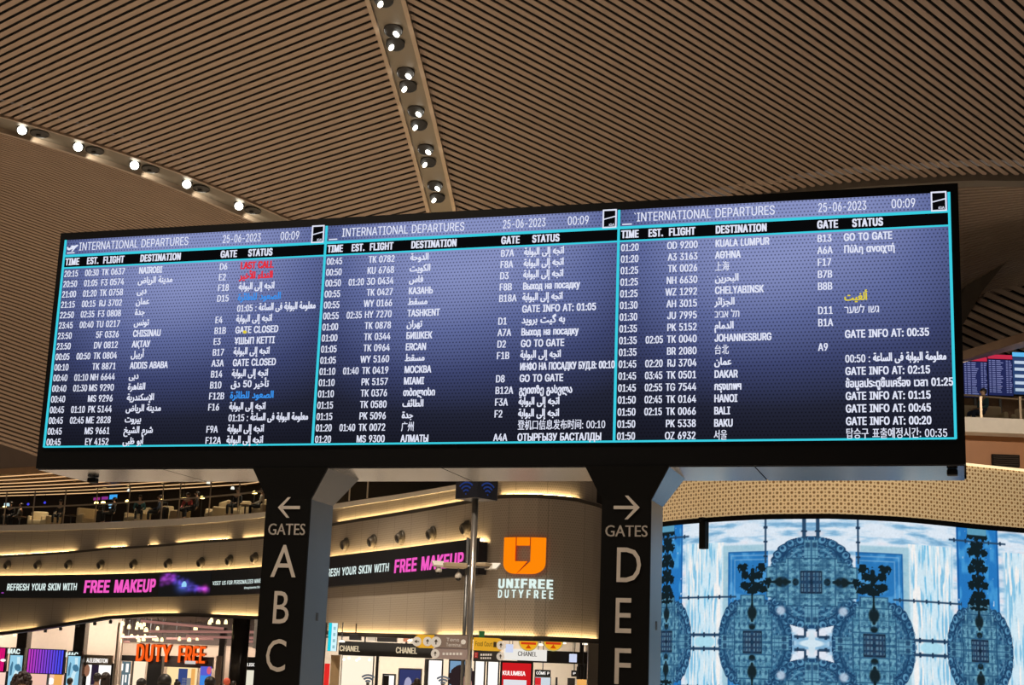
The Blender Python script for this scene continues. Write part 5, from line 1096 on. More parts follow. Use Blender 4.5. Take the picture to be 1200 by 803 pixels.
def arrow3(mb, c, r, up, mi=1, o=.008):
    d = Vector((0, 0, 1)) if up else Vector((-1, 0, 0)); e = Vector((1, 0, 0)) if up else Vector((0, 0, 1)); q = c + Vector((0, -o, 0)); mb.quad(q - d * r * .6 - e * r * .12, q - d * r * .6 + e * r * .12, q + d * r * .2 + e * r * .12, q + d * r * .2 - e * r * .12, mi); n = len(mb.v); mb.v += [tuple(q + d * r * .7), tuple(q + e * r * .45), tuple(q - e * r * .45)]; mb.face((n, n + 1, n + 2), mi)
def mk(o, mats, f): mb = MB(); f(mb); mb.build('sign_marks', mats, o)
o, p, q, h = sign(484, 509, 744.5, 759, M_SIY, 'yellow sign with two round icons', 'l')
def f(mb):
    for k, x in enumerate((488.5, 501)): c = A(x, 752, PYY - .108); disc(mb, c, h * .36); arrow3(mb, c, h * .3, k == 1)
mk(o, [M_PAL, M_INK], f)
o, p, q, h = sign(505.5, 548, 745, 760, M_SIG, 'brown direction sign, upper left', 'l')
def f(mb):
    c = A(511, 752.5, PYY - .108); disc(mb, c, h * .38); arrow3(mb, c, h * .3, True); a = A(523, 752, PYY); text(mb, 'Tens', a.x, p.z + h * .54, h * .24, yfr, .26, mi=0); text(mb, 'Terminal', a.x, p.z + h * .18, h * .24, yfr, .30, mi=0); disc(mb, A(543, 752.5, PYY - .108), h * .18)
mk(o, [M_PAL, M_INK], f)
o, p, q, h = sign(505, 548, 760.5, 772, M_SIP, 'mauve direction sign, lower left', 'l')
def f(mb):
    c = A(510, 766.3, PYY - .108); disc(mb, c, h * .40); arrow3(mb, c, h * .32, True)
    for k in range(6): c = A(520 + k * 4, 766.5, PYY - .108); mb.box(c, (.045, .004, h * .22))
mk(o, [M_PAL, M_INK], f)
o, p, q, h = sign(554.5, 591, 748.5, 762.5, M_SIY, 'yellow food court sign', 'r')
def f(mb):
    text(mb, 'Food Court', A(557, 756, PYY).x, p.z + h * .36, h * .34, yfr, .335, mi=1); c = A(587, 756.5, PYY - .108); disc(mb, c, h * .34, 0); arrow3(mb, c, h * .28, True); mb.box(A(580, 755.5, PYY - .108), (.06, .004, h * .4), mi=1)
mk(o, [M_PAL, M_INK], f)
o, p, q, h = sign(554.5, 590, 763.5, 775, M_SIK, 'black direction sign below the food court sign', 'r')
def f(mb):
    mb.box(A(558, 768, PYY - .108), (.07, .006, h * .5), mi=2); c = A(586.5, 769.5, PYY - .108); disc(mb, c, h * .38, 0); arrow3(mb, c, h * .3, True)
    for k in range(5): mb.box(A(564 + k * 2.8, 767.5, PYY - .108), (.035, .004, h * .18)); mb.box(A(564 + k * 2.6, 771.5, PYY - .108), (.03, .004, h * .16))
    text(mb, '1', A(558, 768, PYY).x - .012, A(558, 770, PYY).z, .07, lambda x, y: Vector((x, PYY - .114, y)), .024, mi=0)
mk(o, [M_PAL, M_INK, mat('sign_red', (.5, .03, .03))], f)
MB().box(A(564.5, 744, PYY), (.11, .05, .14)).build('green_plate', mat('plate_green', (.01, .14, .05), .5, 0, .03), sp_)

# ================================================================== SHOPS under the wavy rim
SY = 76.0
def rectY(x0, x1, y0, y1, Y): p, q = A(x0, y1, Y), A(x1, y0, Y); return p.x, q.x, p.z, q.z
def panel(mb, x0, x1, y0, y1, Y, th=.15, mi=0, floor=False):
    a, b, z0, z1 = rectY(x0, x1, y0, y1, Y); z0 = 0.0 if floor else z0; mb.box(((a + b) / 2, Y + th / 2, (z0 + z1) / 2), (b - a, th, z1 - z0), mi=mi); return a, b, z0, z1
M_SHOPW = mat('shop_wall', (.66, .53, .42), .6, 0, .03); M_COL = mat('column_dark', (.035, .03, .027), .25, .3, .1); M_BLKP = mat('shop_black', (.012, .011, .011), .35); M_CEILB = mat('shop_ceiling', (.06, .038, .030), .6)
def area(p, aim, w, sx, sy, col):                       # area lights without fittings, added to brighten the shop interiors
    l = bpy.data.lights.new('shop_fill_light', 'AREA'); l.shape = 'RECTANGLE'; l.size = sx; l.size_y = sy; l.energy = w; l.color = col; o = bpy.data.objects.new('shop_fill_light', l); C.objects.link(o); o.location = p; o.rotation_euler = (Vector(aim) - Vector(p)).to_track_quat('-Z', 'Y').to_euler()
wallbox('wall_shops_left', (-44, SY + 4.5), (A(142, 760, SY + 4.5).x, SY + 4.5), 0, 4.6, .3, M_SHOPW, 'pale wall above the small shops at the lower left')
wallbox('wall_shops_middle', (A(139, 760, 84).x, 84), (2.5, 84), 0, 4.6, .3, M_SHOPW, 'pale back wall of the duty free hall')
a_, b_, z0_, z1_ = rectY(142, 312, 700, 756, 83.4); struct(MB().box(((a_ + b_) / 2, 83.5, 3.72), (b_ - a_, .2, 1.44)).build('bulkhead_shops', M_CEILB), 'dark brown bulkhead above the duty free hall back wall', 'wall')
sl = MB(); sl.hexa([(-46, 70.5, 4.1), (-16, 66, 4.1), (-16, 96, 4.1), (-46, 96, 4.1), (-46, 70.5, 4.4), (-16, 66, 4.4), (-16, 96, 4.4), (-46, 96, 4.4)]); 
curtain_soffit = slab('ceiling_shops', 'dark ceiling over the shops on the left', s_l, S_(345), -.1, -15.5, 4.15, 4.45, M_CEILB, 'ceiling')
slab('ceiling_shops_right', 'pale shop ceiling under the right part of the mesh wall', S_(345), S_(640), -.1, -15, 3.35, 3.6, mat('shop_ceiling_pale', (.66, .60, .52), .6, 0, .03), 'ceiling')
for x0, x1, y, Y, lb in ((14, 32.5, 740, SY + 1.5, 'first dark square column from the left'), (81, 100, 735, SY + 1.5, 'second dark square column from the left')):
    mb = MB(); a, b, z0, z1 = rectY(x0, x1, y, 803, Y); mb.rbox(((a + b) / 2, Y + .4, 2.1), (b - a, .8, 4.2), .03); struct(mb.build('pillar_shops', M_COL), lb, 'column')
mb = MB(); c = A(280, 770, 70); mb.tube((c.x, 70, 0), (c.x, 70, 4.2), .40, n=28); struct(mb.build('pillar_round', mat('column_gloss', (.05, .042, .036), .18, .5, .1), None, True), 'big glossy dark round column beside the duty free letters', 'column')
mb = MB(); panel(mb, 253, 265, 736, 803, 80, .5, floor=True); struct(mb.build('pillar_shops', M_COL), 'narrow dark column left of the round column', 'column')
mb = MB(); panel(mb, 251, 259.5, 769, 803, 78, .3, floor=True); struct(mb.build('pillar_shops', M_SHOPW), 'low white column between blue poster and round column', 'column')
mb = MB(); panel(mb, 131.5, 140.5, 730, 803, SY + 1.8, .5, floor=True); struct(mb.build('pillar_shops', M_SHOPW), 'white wall edge between tan shop sign and duty free hall', 'column')
# ---- small fronts, left
def lightbox(x0, x1, y0, y1, Y, face, label, fr=.06, cat='light box', name='light_box', group=None, floor=True):
    a, b, z0, z1 = rectY(x0, x1, y0, y1, Y); zf = 0.0 if floor else z0; t = thing(name, label, cat, ((a + b) / 2, Y, zf), group)
    mb = MB(); mb.box(((a + b) / 2, Y + .16, (zf + z1) / 2), (b - a + 2 * fr, .3, z1 - zf + fr * 2)); mb.build('frame', M_BLKP, t)
    mb = MB(); mb.quad((a, Y - .0, max(zf + .3, .35) if floor else z0), (b, Y, max(zf + .3, .35) if floor else z0), (b, Y, z1), (a, Y, z1)); mb.build('lit_face', face, t); return t, a, b, z0, z1
PB = glow('poster_blue', (150, 206, 232)); PBD = glow('poster_shade', (70, 120, 150)); WHT = glow('lit_white', (255, 250, 244), 1.15); WARM = glow('lit_warm', (255, 232, 200), 1.1); TANL = glow('lit_tan', (240, 176, 96)); 
def fig_poster(t, a, b, z0, z1, Y):                    # pale figure with dark hair on the lit posters
    mb = MB(); w = b - a
    for P in ([(.42, .62), (.5, .70), (.75, .72), (.95, .60), (.95, .50), (.72, .46), (.5, .52)], [(.08, .30), (.25, .34), (.30, .75), (.2, .8), (.08, .6)]):
        n = len(mb.v); mb.v += [(a + u * w, Y - .01, z0 + v * (z1 - z0)) for u, v in P]; mb.face(range(n, n + len(P)))
    mb.build('figure_print', PBD, t); mb = MB(); n = 0
    P = [(.35, .02), (.62, .02), (.70, .35), (.85, .55), (.8, .95), (.55, .95), (.62, .6), (.38, .35)]; mb.v += [(a + u * w, Y - .006, z0 + v * (z1 - z0)) for u, v in P]
    for tt in tessellate_polygon([[Vector(p) for p in mb.v]]): mb.face(tt)
    mb.build('pale_print', glow('poster_pale', (206, 236, 246)), t)
for x0, x1, xs0, xs1, lb in ((8.5, 27, 8, 24, 'first'), (77, 94.5, 76, 92, 'second')):
    t, a, b, z0, z1 = lightbox(x0, x1, 768.5 + (1 if x0 > 50 else 0), 803, SY, PB, '%s light blue lit poster under a white shop sign, from the left' % lb, .05); fig_poster(t, a, b, z0, z1, SY - .002)
    yy = 761 if x0 < 50 else 765; c0, c1, zz0, zz1 = rectY(xs0, xs1, yy, yy + 5, SY); h = MB(); h.box(((a + b) / 2, SY + .2, (zz0 + zz1) / 2), (b - a + .1, .3, .36)); hd_ = h.build('sign_board', M_BLKP, t); mb = MB(); text(mb, 'MAC', c0, zz0, zz1 - zz0, lambda x, y: Vector((x, SY + .03, y)), c1 - c0, bold=.14); mb.build('lettering', glow('mac_white', (226, 244, 240)), hd_)
t, a, b, z0, z1 = lightbox(-12, 6.8, 760, 786.5, SY + .1, glow('neon_dark', (70, 8, 60)), 'magenta neon stripe panel cut by the left photo edge', .05, 'light panel', 'neon_panel', None, False)
for k in range(8): x = a + (b - a) * (k + .5) / 8; MB().tube((x, SY + .05, z0), (x, SY + .05, z1), .035, n=8).build('neon_tube', glow('neon_red', (226, 22, 120)), t)
mb = MB(); mb.ball(((A(4, 774, SY).x), SY - .05, A(4, 774, SY).z), (.14, .03, .07), n=10, m=6); mb.build('lit_emblem', WHT, t)
t, a, b, z0, z1 = lightbox(31, 75.5, 762.5, 788.5, SY + .1, glow('neon_back', (44, 22, 84)), 'wide neon stripe panel fading from magenta to blue', .04, 'light panel', 'neon_panel', None, False)
for k in range(13):
    f = k / 12; x = a + (b - a) * (k + .5) / 13; c = (int(198 - 130 * f), int(60 + 20 * f), int(190 + 55 * f)); MB().tube((x, SY + .05, z0), (x, SY + .05, z1), .045, n=8).build('neon_tube', glow('neon_%d' % k, c), t)
t2, a, b, z0, z1 = lightbox(-12, 7, 787.5, 803, SY + .3, glow('shop_pink', (250, 214, 196)), 'bright shop window under the left neon panel', .03, 'shop window', 'shop_window')
t2, a, b, z0, z1 = lightbox(31, 75.5, 789.5, 803, SY + .3, glow('shop_peach', (244, 196, 176)), 'bright shop window with round white lamp under the wide neon panel', .03, 'shop window', 'shop_window')
mb = MB(); disc(mb, A(59.5, 798.5, SY + .27), .17, 0, 0); mb.build('round_lamp', WHT, t2)
for x0, x1, m in ((62.5, 73, TANL), (54, 58, glow('shop_grey', (70, 66, 64)))):
    mb = MB(); panel(mb, x0, x1, 790.5, 803, SY + .25, .05); mb.build('display_shelf', m, t2)
# tan-signed shop
Yt = SY + 2.2
t, a, b, z0, z1 = lightbox(100.5, 130.5, 780, 803, Yt, WHT, 'bright white shop front under the tan sign', .1, 'shop window', 'shop_window')
mb = MB(); panel(mb, 100, 131.5, 768.5, 779, Yt - .05, .3); o = mb.build('sign_board', mat('sign_tan', (.30, .235, .16), .5, 0, .04), t); mb = MB(); c0, c1, zz0, zz1 = rectY(101, 126.5, 772.3, 776.3, Yt - .1); text(mb, 'A.ELBINGTON', c0, zz0, zz1 - zz0, lambda x, y: Vector((x, Yt - .07, y)), c1 - c0, bold=.08); mb.build('lettering', WHT, o)
mb = MB(); panel(mb, 105.5, 116, 779.5, 803, Yt - .03, .05); mb.build('dark_poster', glow('poster_plum', (44, 34, 52)), t); mb = MB(); mb.ball(A(102, 786, Yt - .06), (.14, .03, .3), n=10, m=6); mb.build('portrait', glow('portrait', (150, 104, 80)), t)
# ---- duty free hall
Yd = 81.0
t = thing('shop_sign', 'large orange raised letters spelling duty free over the hall entrance', 'shop sign', A(202, 775, Yd))
c0, c1, zz0, zz1 = rectY(159.5, 244.5, 757.5, 773.5, Yd)
for k, (w_, x0, x1) in enumerate((('DUTY', 159.5, 204), ('FREE', 209, 245))):
    xa, xb = A(x0, 765, Yd).x, A(x1, 765, Yd).x; mb = MB(); text(mb, w_, xa, zz0, zz1 - zz0, lambda x, y: Vector((x, Yd + .2, y)), xb - xa - .1, bold=.10, track=.05, depth=Vector((0, -.02, 0))); mb.build('letter_body', mat('letter_orange', (.5, .1, .02), .5), t)
    mb = MB(); text(mb, w_, xa - .05, zz0 - .04, zz1 - zz0, lambda x, y: Vector((x, Yd, y)), xb - xa - .1, bold=.10, track=.05); mb.build('letter_face', glow('duty_orange', (255, 96, 28)), t)
t = thing('storefront', 'dark hall front with lit doorway and blue poster below the orange letters', 'shop front', (A(200, 803, Yd).x, Yd, 0))
mb = MB(); panel(mb, 192, 250, 770.5, 781.5, Yd + .3, .3); mb.build('header', mat('front_brown', (.045, .03, .024), .5), t)
mb = MB(); panel(mb, 171, 190.5, 769, 803, Yd + .2, .6, floor=True); mb.build('dark_pier', M_BLKP, t)
mb = MB(); panel(mb, 141, 172, 769, 774.5, Yd + .3, .3); mb.build('header', M_BLKP, t)
mb = MB(); panel(mb, 194.5, 231.5, 780.5, 803, Yd + .7, .05, floor=True); d = mb.build('doorway', glow('door_warm', (252, 224, 166), 1.05), t)
for x0, x1, y0, m in ((208, 220, 784, glow('door_blue', (56, 74, 130))), (223, 229, 784, TANL), (213, 224, 795, glow('door_grey', (130, 130, 132)))): mb = MB(); panel(mb, x0, x1, y0, 803, Yd + .62, .04); mb.build('display', m, d)
for x0, x1 in ((192.5, 194.5), (231, 232.8)): mb = MB(); panel(mb, x0, x1, 779.5, 803, Yd + .5, .1, floor=True); mb.build('gilt_jamb', mat('gilt', (.5, .34, .12), .35, .7), t)
mb = MB(); panel(mb, 233.5, 248, 781.5, 803, Yd + .25, .06); p_ = mb.build('blue_poster', glow('poster_cobalt', (92, 96, 206)), t); mb = MB(); panel(mb, 234, 247.5, 792, 803, Yd + .23, .01); mb.build('sea_print', glow('poster_sea', (64, 140, 226)), p_); mb = MB(); mb.ball(A(245, 786, Yd + .22), (.12, .02, .2), n=10, m=6); mb.build('red_print', glow('poster_red', (216, 96, 120)), p_)
mb = MB(); panel(mb, 155, 171, 773.5, 803, Yd + .5, .05, floor=True); mb.build('lit_display', WARM, t)
mb = MB(); panel(mb, 141, 153.5, 775.5, 803, Yd + .5, .05, floor=True); o = mb.build('shelf_display', glow('display_dim', (96, 116, 124)), t)
for x0, x1, y0, y1 in ((142, 144.5, 778, 786), (147, 151, 778, 788), (146, 148.5, 791, 800), (150, 152.5, 790, 803), (142.5, 145, 791, 803)): mb = MB(); panel(mb, x0, x1, y0, y1, Yd + .45, .03); mb.build('lit_item', WHT, o)
mb = MB(); panel(mb, 154, 155.5, 773, 803, Yd + .4, .2, floor=True); mb.build('dark_jamb', M_BLKP, t)
mb = MB(); panel(mb, 216.5, 229, 775, 778.2, Yd - .15, .08); mb.build('small_sign', glow('small_sign', (214, 206, 198)), t)
# right-hand front by the round column
Ya = 73.5
t, a, b, z0, z1 = lightbox(285.5, 302, 786, 803, Ya, glow('ali_lit', (232, 226, 206)), 'lit shop window right of the round column', .05, 'shop window', 'shop_window')
mb = MB(); panel(mb, 285, 303, 770.5, 785, Ya - .05, .3); o = mb.build('sign_board', M_BLKP, t); mb = MB(); c0, c1, zz0, zz1 = rectY(287, 300, 777.5, 780.8, Ya); text(mb, 'ALIGO', c0, zz0, zz1 - zz0, lambda x, y: Vector((x, Ya - .07, y)), c1 - c0, bold=.08); mb.build('lettering', WHT, o)
mb = MB(); panel(mb, 296, 304, 722, 760, 66, .12); tag(mb.build('hanging_board', M_OFFW), 'grey panel hanging beside the left edge of the A B C pillar', 'panel')
# hall ceiling: beams with light lines and clustered spots
hc = []
for k, (xa, ya, xb, yb, Y) in enumerate([(165, 728, 262, 737, 72), (168, 740, 300, 741, 76), (142, 747, 184, 747, 79), (195, 748.5, 250, 749, 80), (218, 746, 300, 748, 78), (140, 752, 152, 752.5, 81), (290, 752, 312, 752.5, 80)]):
    p, q = A(xa, ya, Y), A(xb, yb, Y); t = thing('ceiling_rail', 'pinkish lit ceiling rail in the duty free hall, %s of seven from the top' % ['first', 'second', 'third', 'fourth', 'fifth', 'sixth', 'last'][k], 'rail', p, 'ceiling rails')
    MB().tube(p, q, .06, n=8).build('rail', mat('rail_pink', (.5, .30, .26), .4, .1, 0, emit=lin((168, 118, 110)), es=.75), t)
    for f in (.2, .8): c = p.lerp(q, f); MB().tube(c, (c.x, c.y, 4.2), .012, n=6).build('hanger', M_STEELD, t)
M_SPH = glow('hall_spot_lamp', (255, 232, 170), 2.2)
spots = [(143.5, 733, 76), (151, 737, 73), (161, 733.5, 78), (164.5, 735, 77), (168.5, 734, 74), (166, 737.5, 76), (171, 740.5, 73), (160, 738, 79), (184.5, 739, 78), (229, 738.5, 74), (247.5, 729.5, 70), (245.5, 732, 71), (255.5, 731.5, 71), (264.5, 731.5, 71), (144, 747.5, 80), (154, 748, 80), (161, 749, 79), (162.5, 752.5, 80), (168, 751.5, 79), (169.5, 748, 80), (180, 750.5, 80), (183.5, 751.5, 80), (189.5, 752, 79), (210, 751, 80), (221.5, 752, 79), (231, 750.5, 80), (141, 753.5, 79)]
for k, (x, y, Y) in enumerate(spots):
    p = A(x, y, Y); t = thing('ceiling_spot', 'warm ceiling spot in the duty free hall, number %d counted from the left' % (sorted(s[0] for s in spots).index(x) + 1), 'spotlight', p, 'duty free hall spots')
    r = .085 if k % 3 else .105; zt_ = 4.2
    MB().lathe(p, [(.001, -.01), (r, 0), (r * .9, .12), (.04, .2)], (0, 0, 1), 12).build('lamp_shade', M_SPH, t); MB().tube(p + Vector((0, 0, .18)), (p.x, p.y, zt_), .012, n=6).build('stem', M_BLKP, t)
for k, (x, y) in enumerate([(0, 746.5), (17, 745.5), (53, 741), (71, 738.5), (91, 734.5), (111, 732.5), (129.5, 730.5)]):
    v, z = FP.hit(x, y, -.25); p = FP.p(v, z, -.25); t = thing('rim_downlight', 'small dark fitting under the left rim of the mesh wall, %s from the left' % ['first', 'second', 'third', 'fourth', 'fifth', 'sixth', 'seventh'][k], 'spotlight', p, 'fittings under the rim')
    MB().lathe(p, [(.001, -.02), (.07, -.02), (.085, .1), (.05, .14)], (0, 0, 1), 12).build('housing', M_BLKP if k > 1 else M_SPH, t); MB().tube(p + Vector((0, 0, .13)), (p.x, p.y, 4.16), .02, n=6).build('stem', M_BLKP, t)
for x, w in ((-20, 300), (-28, 300), (-34, 160)): area((x, SY + 2.2, 4.0), (x, SY + 3.8, 2.2), w * 1.0, 6, .6, (1, .88, .76))
area((-16, 82.2, 2.98), (-16, 83.9, 2.4), 160, 12, .4, (1, .84, .7))
# ---- middle and right fronts (under the sign corner)
wallbox('wall_shops_right', (A(372, 760, 62).x, 62), (3.2, 62), 0, 3.5, .3, mat('shop_cream', (.72, .62, .50), .6, 0, .03), 'cream back wall of the bright shop interior')
mb = MB(); c0, c1, zz0, zz1 = rectY(383.5, 396, 730.5, 763, 49); t = thing('lit_sign', 'cyan and white lit sign mounted on a post right of the A B C pillar', 'sign', A(390, 763, 49))
mb.box(((c0 + c1) / 2, 49.1, (zz0 + zz1) / 2), (c1 - c0, .18, zz1 - zz0)); mb.build('case', M_FRAME, t)
mb = MB(); w = c1 - c0; mb.quad((c0, 49, zz0), (c0 + w * .36, 49, zz0), (c0 + w * .36, 49, zz1), (c0, 49, zz1)); mb.build('cyan_face', glow('sign_cyan', (28, 206, 226)), t); mb = MB(); mb.quad((c0 + w * .36, 49, zz0), (c1, 49, zz0), (c1, 49, zz1), (c0 + w * .36, 49, zz1)); o = mb.build('white_face', glow('sign_icewhite', (214, 246, 252)), t)
mb = MB()
for k in range(4): mb.box(((c0 + w * .68), 48.985, zz0 + (zz1 - zz0) * (.15 + k * .22)), (w * .26, .01, (zz1 - zz0) * .11))
mb.build('grey_icons', glow('sign_mist', (150, 196, 206)), o); MB().tube((c0 - .12, 49.1, 0), (c0 - .12, 49.1, zz1), .05, n=10).build('post', M_STEELD, t); MB().box((c0 - .06, 49.1, (zz0 + zz1) / 2), (.14, .06, .08)).build('bracket', M_STEELD, t)
Yc = 52.0
t = thing('shop_sign', 'long black fascia lettered twice in gold-white above the bright cosmetics shop', 'shop sign', A(450, 768, Yc))
mb = MB(); panel(mb, 396.5, 507, 755.5, 767.5, Yc, .3); o = mb.build('fascia', M_BLKP, t)
for q in (-4.6, -3.2): MB().tube((q, Yc + .15, A(450, 757, Yc).z), (q, Yc + .15, 3.4), .03, n=8).build('hanger', M_STEELD, t)
for x0, x1, y0, y1 in ((397.5, 423, 757.5, 763), (463.5, 490, 759.5, 765.5)):
    c0, c1, zz0, zz1 = rectY(x0, x1, y0, y1, Yc); mb = MB(); text(mb, 'CHANEL', c0, zz0, zz1 - zz0, lambda x, y: Vector((x, Yc - .02, y)), c1 - c0 - .02, bold=.09); mb.build('lettering', glow('chanel_gold', (226, 206, 170)), o)
for x0, x1, y0, y1, m, lb in ((409, 423, 743.5, 750, M_BLKP, 'left black box under the pale shop ceiling'), (441.5, 465, 745.5, 752, M_BLKP, 'right wider black box under the pale shop ceiling'), (430.5, 440, 745, 751, M_OFFW, 'white box between two black boxes under the ceiling'), (472.5, 479, 747.5, 752, mat('box_coral', (.5, .2, .12)), 'small coral box under the ceiling right of the black boxes')):
    c0, c1, zz0, zz1 = rectY(x0, x1, y0, y1, 51); mb = MB(); mb.rbox(((c0 + c1) / 2, 51.2, (zz0 + zz1) / 2), (c1 - c0, .4, zz1 - zz0), .015); mb.tube(((c0 + c1) / 2, 51.2, zz1), ((c0 + c1) / 2, 51.2, 3.4), .02, n=6); tag(mb.build('ceiling_box', m), lb, 'box')
def upright(x0, x1, y0, Y, m, label, cat='panel', name='upright_board', th=.2):
    mb = MB(); panel(mb, x0, x1, y0, 803, Y, th, floor=True); return tag(mb.build(name, m), label, cat)
upright(386, 398.5, 768, 54, mat('panel_ochre', (.46, .32, .17), .5, 0, .08), 'ochre upright panel at the left of the bright shop')
upright(439, 444, 769, 54, M_BLKP, 'thin black post in the bright shop', 'post', 'shop_post', .25)
upright(496.5, 501, 772, 55, M_STEELD, 'grey post beside the tall white light panel', 'post', 'shop_post', .25)
upright(379, 386, 778, 51, glow('red_board', (226, 44, 40)), 'red lit board right of the A B C pillar', 'sign', 'red_board')
for x0, x1, Y, lb in ((501.5, 518, 55, 'tall white light panel left of the wifi pole'), (556.5, 567.5, 50, 'white light panel just right of the wifi pole'), (571.5, 584, 50, 'white light panel left of the red kiosk')): lightbox(x0, x1, 774.5, 803, Y, WHT, lb, .05, 'light panel', 'lit_display', 'white light panels')
t, a, b, z0, z1 = lightbox(399.5, 437.5, 769.5, 803, 57, glow('shop_glow', (255, 238, 214), 1.1), 'dazzling white shop window under the black fascia', .03, 'shop window', 'shop_window')
mb = MB()
for bx_, by_ in ((403, 773), (409, 771.5), (418, 774), (421, 772), (433, 773.5)): mb.ball(A(bx_, by_, 56.8), .05, n=8, m=5)
mb.build('bead_lights', glow('bead', (255, 252, 240), 1.6), t)
t = thing('framed_picture', 'dark blue framed picture on the cream shop wall', 'picture', A(480, 803, 56)); c0, c1, zz0, zz1 = rectY(467.5, 493, 785.5, 806, 56)
MB().box(((c0 + c1) / 2, 56.1, (zz0 + zz1) / 2), (c1 - c0 + .1, .1, zz1 - zz0 + .1)).build('frame', M_STEELD, t); mb = MB(); mb.quad((c0, 56.03, zz0), (c1, 56.03, zz0), (c1, 56.03, zz1), (c0, 56.03, zz1)); mb.build('canvas', glow('pic_blue', (52, 58, 104)), t); mb = MB(); mb.ball(A(478, 803, 56), (.14, .01, .28), n=10, m=6); mb.build('pale_figure', glow('pic_pale', (168, 166, 196)), t)
t, a, b, z0, z1 = lightbox(449.5, 462, 792, 803, 58, WHT, 'small lit doorway left of the dark blue picture', .06, 'doorway', 'lit_doorway'); mb = MB(); panel(mb, 449.5, 456, 792, 803, 57.9, .05, floor=True); mb.build('dark_leaf', M_COL, t)
# face poster
t, a, b, z0, z1 = lightbox(526, 550, 775.5, 812, 53, glow('poster_sky', (120, 156, 190)), 'lit advertising poster of a woman with big curly dark hair', .05, 'poster', 'face_poster')
mb = MB(); mb.ball(A(542, 797, 52.98), (.42, .004, .46), n=20, m=10); random.seed(2)
for k in range(26): a_ = random.uniform(0, 3.3); mb.ball(A(542 + 14 * math.cos(a_), 797 - 15 * math.sin(a_), 52.98), (.09, .004, .09), n=8, m=5)
mb.build('curly_hair', glow('print_hair', (46, 34, 36)), t); mb = MB(); mb.ball(A(546, 802, 52.96), (.2, .004, .27), n=16, m=8); mb.build('face_print', glow('print_face', (226, 168, 150)), t)
# wifi totems
for x, y, lb in ((431, 795.5, 'grey wifi stand before the dazzling shop window'), (519, 797.5, 'grey wifi stand left of the face poster')):
    Y = 40.0; t = thing('wifi_stand', lb, 'sign', (A(x, y, Y).x, Y, 0), 'wifi stands'); c = A(x, y + 4, Y); mb = MB()
    MB().tube((c.x, Y, 0), (c.x, Y, c.z), .04, n=10).build('post', M_STEELD, t); MB().tube((c.x, Y, 0), (c.x, Y, .03), .2, n=16).build('base', M_STEELD, t)
    for r0, r1 in ((0, .045), (.07, .115), (.14, .19), (.215, .26)):
        T_ = [math.radians(48 + 84 * i / 10) for i in range(11)]; P = [c + Vector((r1 * math.cos(q), 0, r1 * math.sin(q) - .06)) for q in T_] + [c + Vector((r0 * math.cos(q), 0, r0 * math.sin(q) - .06)) for q in T_[::-1]]
        for i in range(10): mb.prism([P[i], P[i + 1], P[20 - i], P[21 - i]], (0, .05, 0))
    mb.build('wifi_symbol', mat('wifi_slate', (.10, .14, .20), .5, emit=lin((62, 78, 100)), es=.5), t)
# red kiosk, white lettered box, round hanging signs, dark beam
t, a, b, z0, z1 = lightbox(588, 622.5, 778, 803, 49, glow('kiosk_red', (206, 28, 34)), 'red lit kiosk with white lettering', .07, 'kiosk', 'red_kiosk')
mb = MB(); c0, c1, zz0, zz1 = rectY(588.5, 616, 787.2, 791.2, 49); text(mb, 'KULUMBIA', c0, zz0, zz1 - zz0, lambda x, y: Vector((x, 48.985, y)), c1 - c0, bold=.09); mb.build('lettering', WHT, t); mb = MB(); panel(mb, 589.5, 617, 797.5, 812, 48.97, .01); mb.build('white_panel', glow('kiosk_white', (226, 226, 232)), t)
t = thing('hanging_sign', 'white lit box with black lettering hanging under the sign corner', 'sign', A(615, 773, 50)); c0, c1, zz0, zz1 = rectY(590, 641, 762, 773.3, 50)
MB().box(((c0 + c1) / 2, 50.12, (zz0 + zz1) / 2), (c1 - c0, .2, zz1 - zz0)).build('case', M_OFFW, t); mb = MB(); mb.quad((c0, 50, zz0), (c1, 50, zz0), (c1, 50, zz1), (c0, 50, zz1)); o = mb.build('lit_face', glow('box_white', (236, 232, 224)), t); mb = MB(); d0, d1, y0, y1 = rectY(606.5, 629.5, 764.3, 768.8, 50); text(mb, 'CHANEL', d0, y0, y1 - y0, lambda x, y: Vector((x, 49.985, y)), d1 - d0, bold=.07); mb.build('lettering', glow('ink_dark', (70, 62, 56)), o)
for f in (.2, .8): q = c0 + (c1 - c0) * f; MB().tube((q, 50.12, zz1), (q, 50.12, 3.4), .012, n=6).build('hanger', M_STEELD, t)
for x, lb in ((619.5, 'left'), (648.5, 'right')):
    Y = 46.5; c = A(x, 751.5, Y); t = thing('round_sign', '%s of two round yellow and red warning signs hanging under the rim' % lb, 'sign', c, 'round hanging signs'); r = 11.5 / F * Y
    MB().tube(c + Vector((0, .0, 0)), c + Vector((0, .06, 0)), r, n=28).build('disc', glow('disc_olive', (176, 168, 110)), t)
    arcp = [c + Vector((r * .92 * math.cos(q), -.006, r * .92 * math.sin(q) - .0)) for q in [math.pi + math.pi * i / 16 for i in range(17)]]; mb = MB(); n = 0; mb.v += [tuple(p) for p in arcp]; mb.face(range(17)); mb.build('yellow_field', glow('disc_yellow', (236, 172, 34)), t)
    mb = MB(); mb.box(c + Vector((0, -.008, -.07)), (r * 1.5, .006, .07)); mb.build('red_lettering', glow('disc_red', (206, 60, 26)), t)
    mb = MB(); n = 0; mb.v += [tuple(c + Vector(q)) for q in ((-.09, -.012, -.22), (.09, -.012, -.22), (0, -.012, -.10))]; mb.face((0, 1, 2)); mb.build('triangle', glow('disc_triangle', (196, 70, 10)), t)
    MB().tube(c + Vector((0, .03, r)), (c.x, Y + .03, 3.4), .01, n=6).build('hanger', M_STEELD, t)
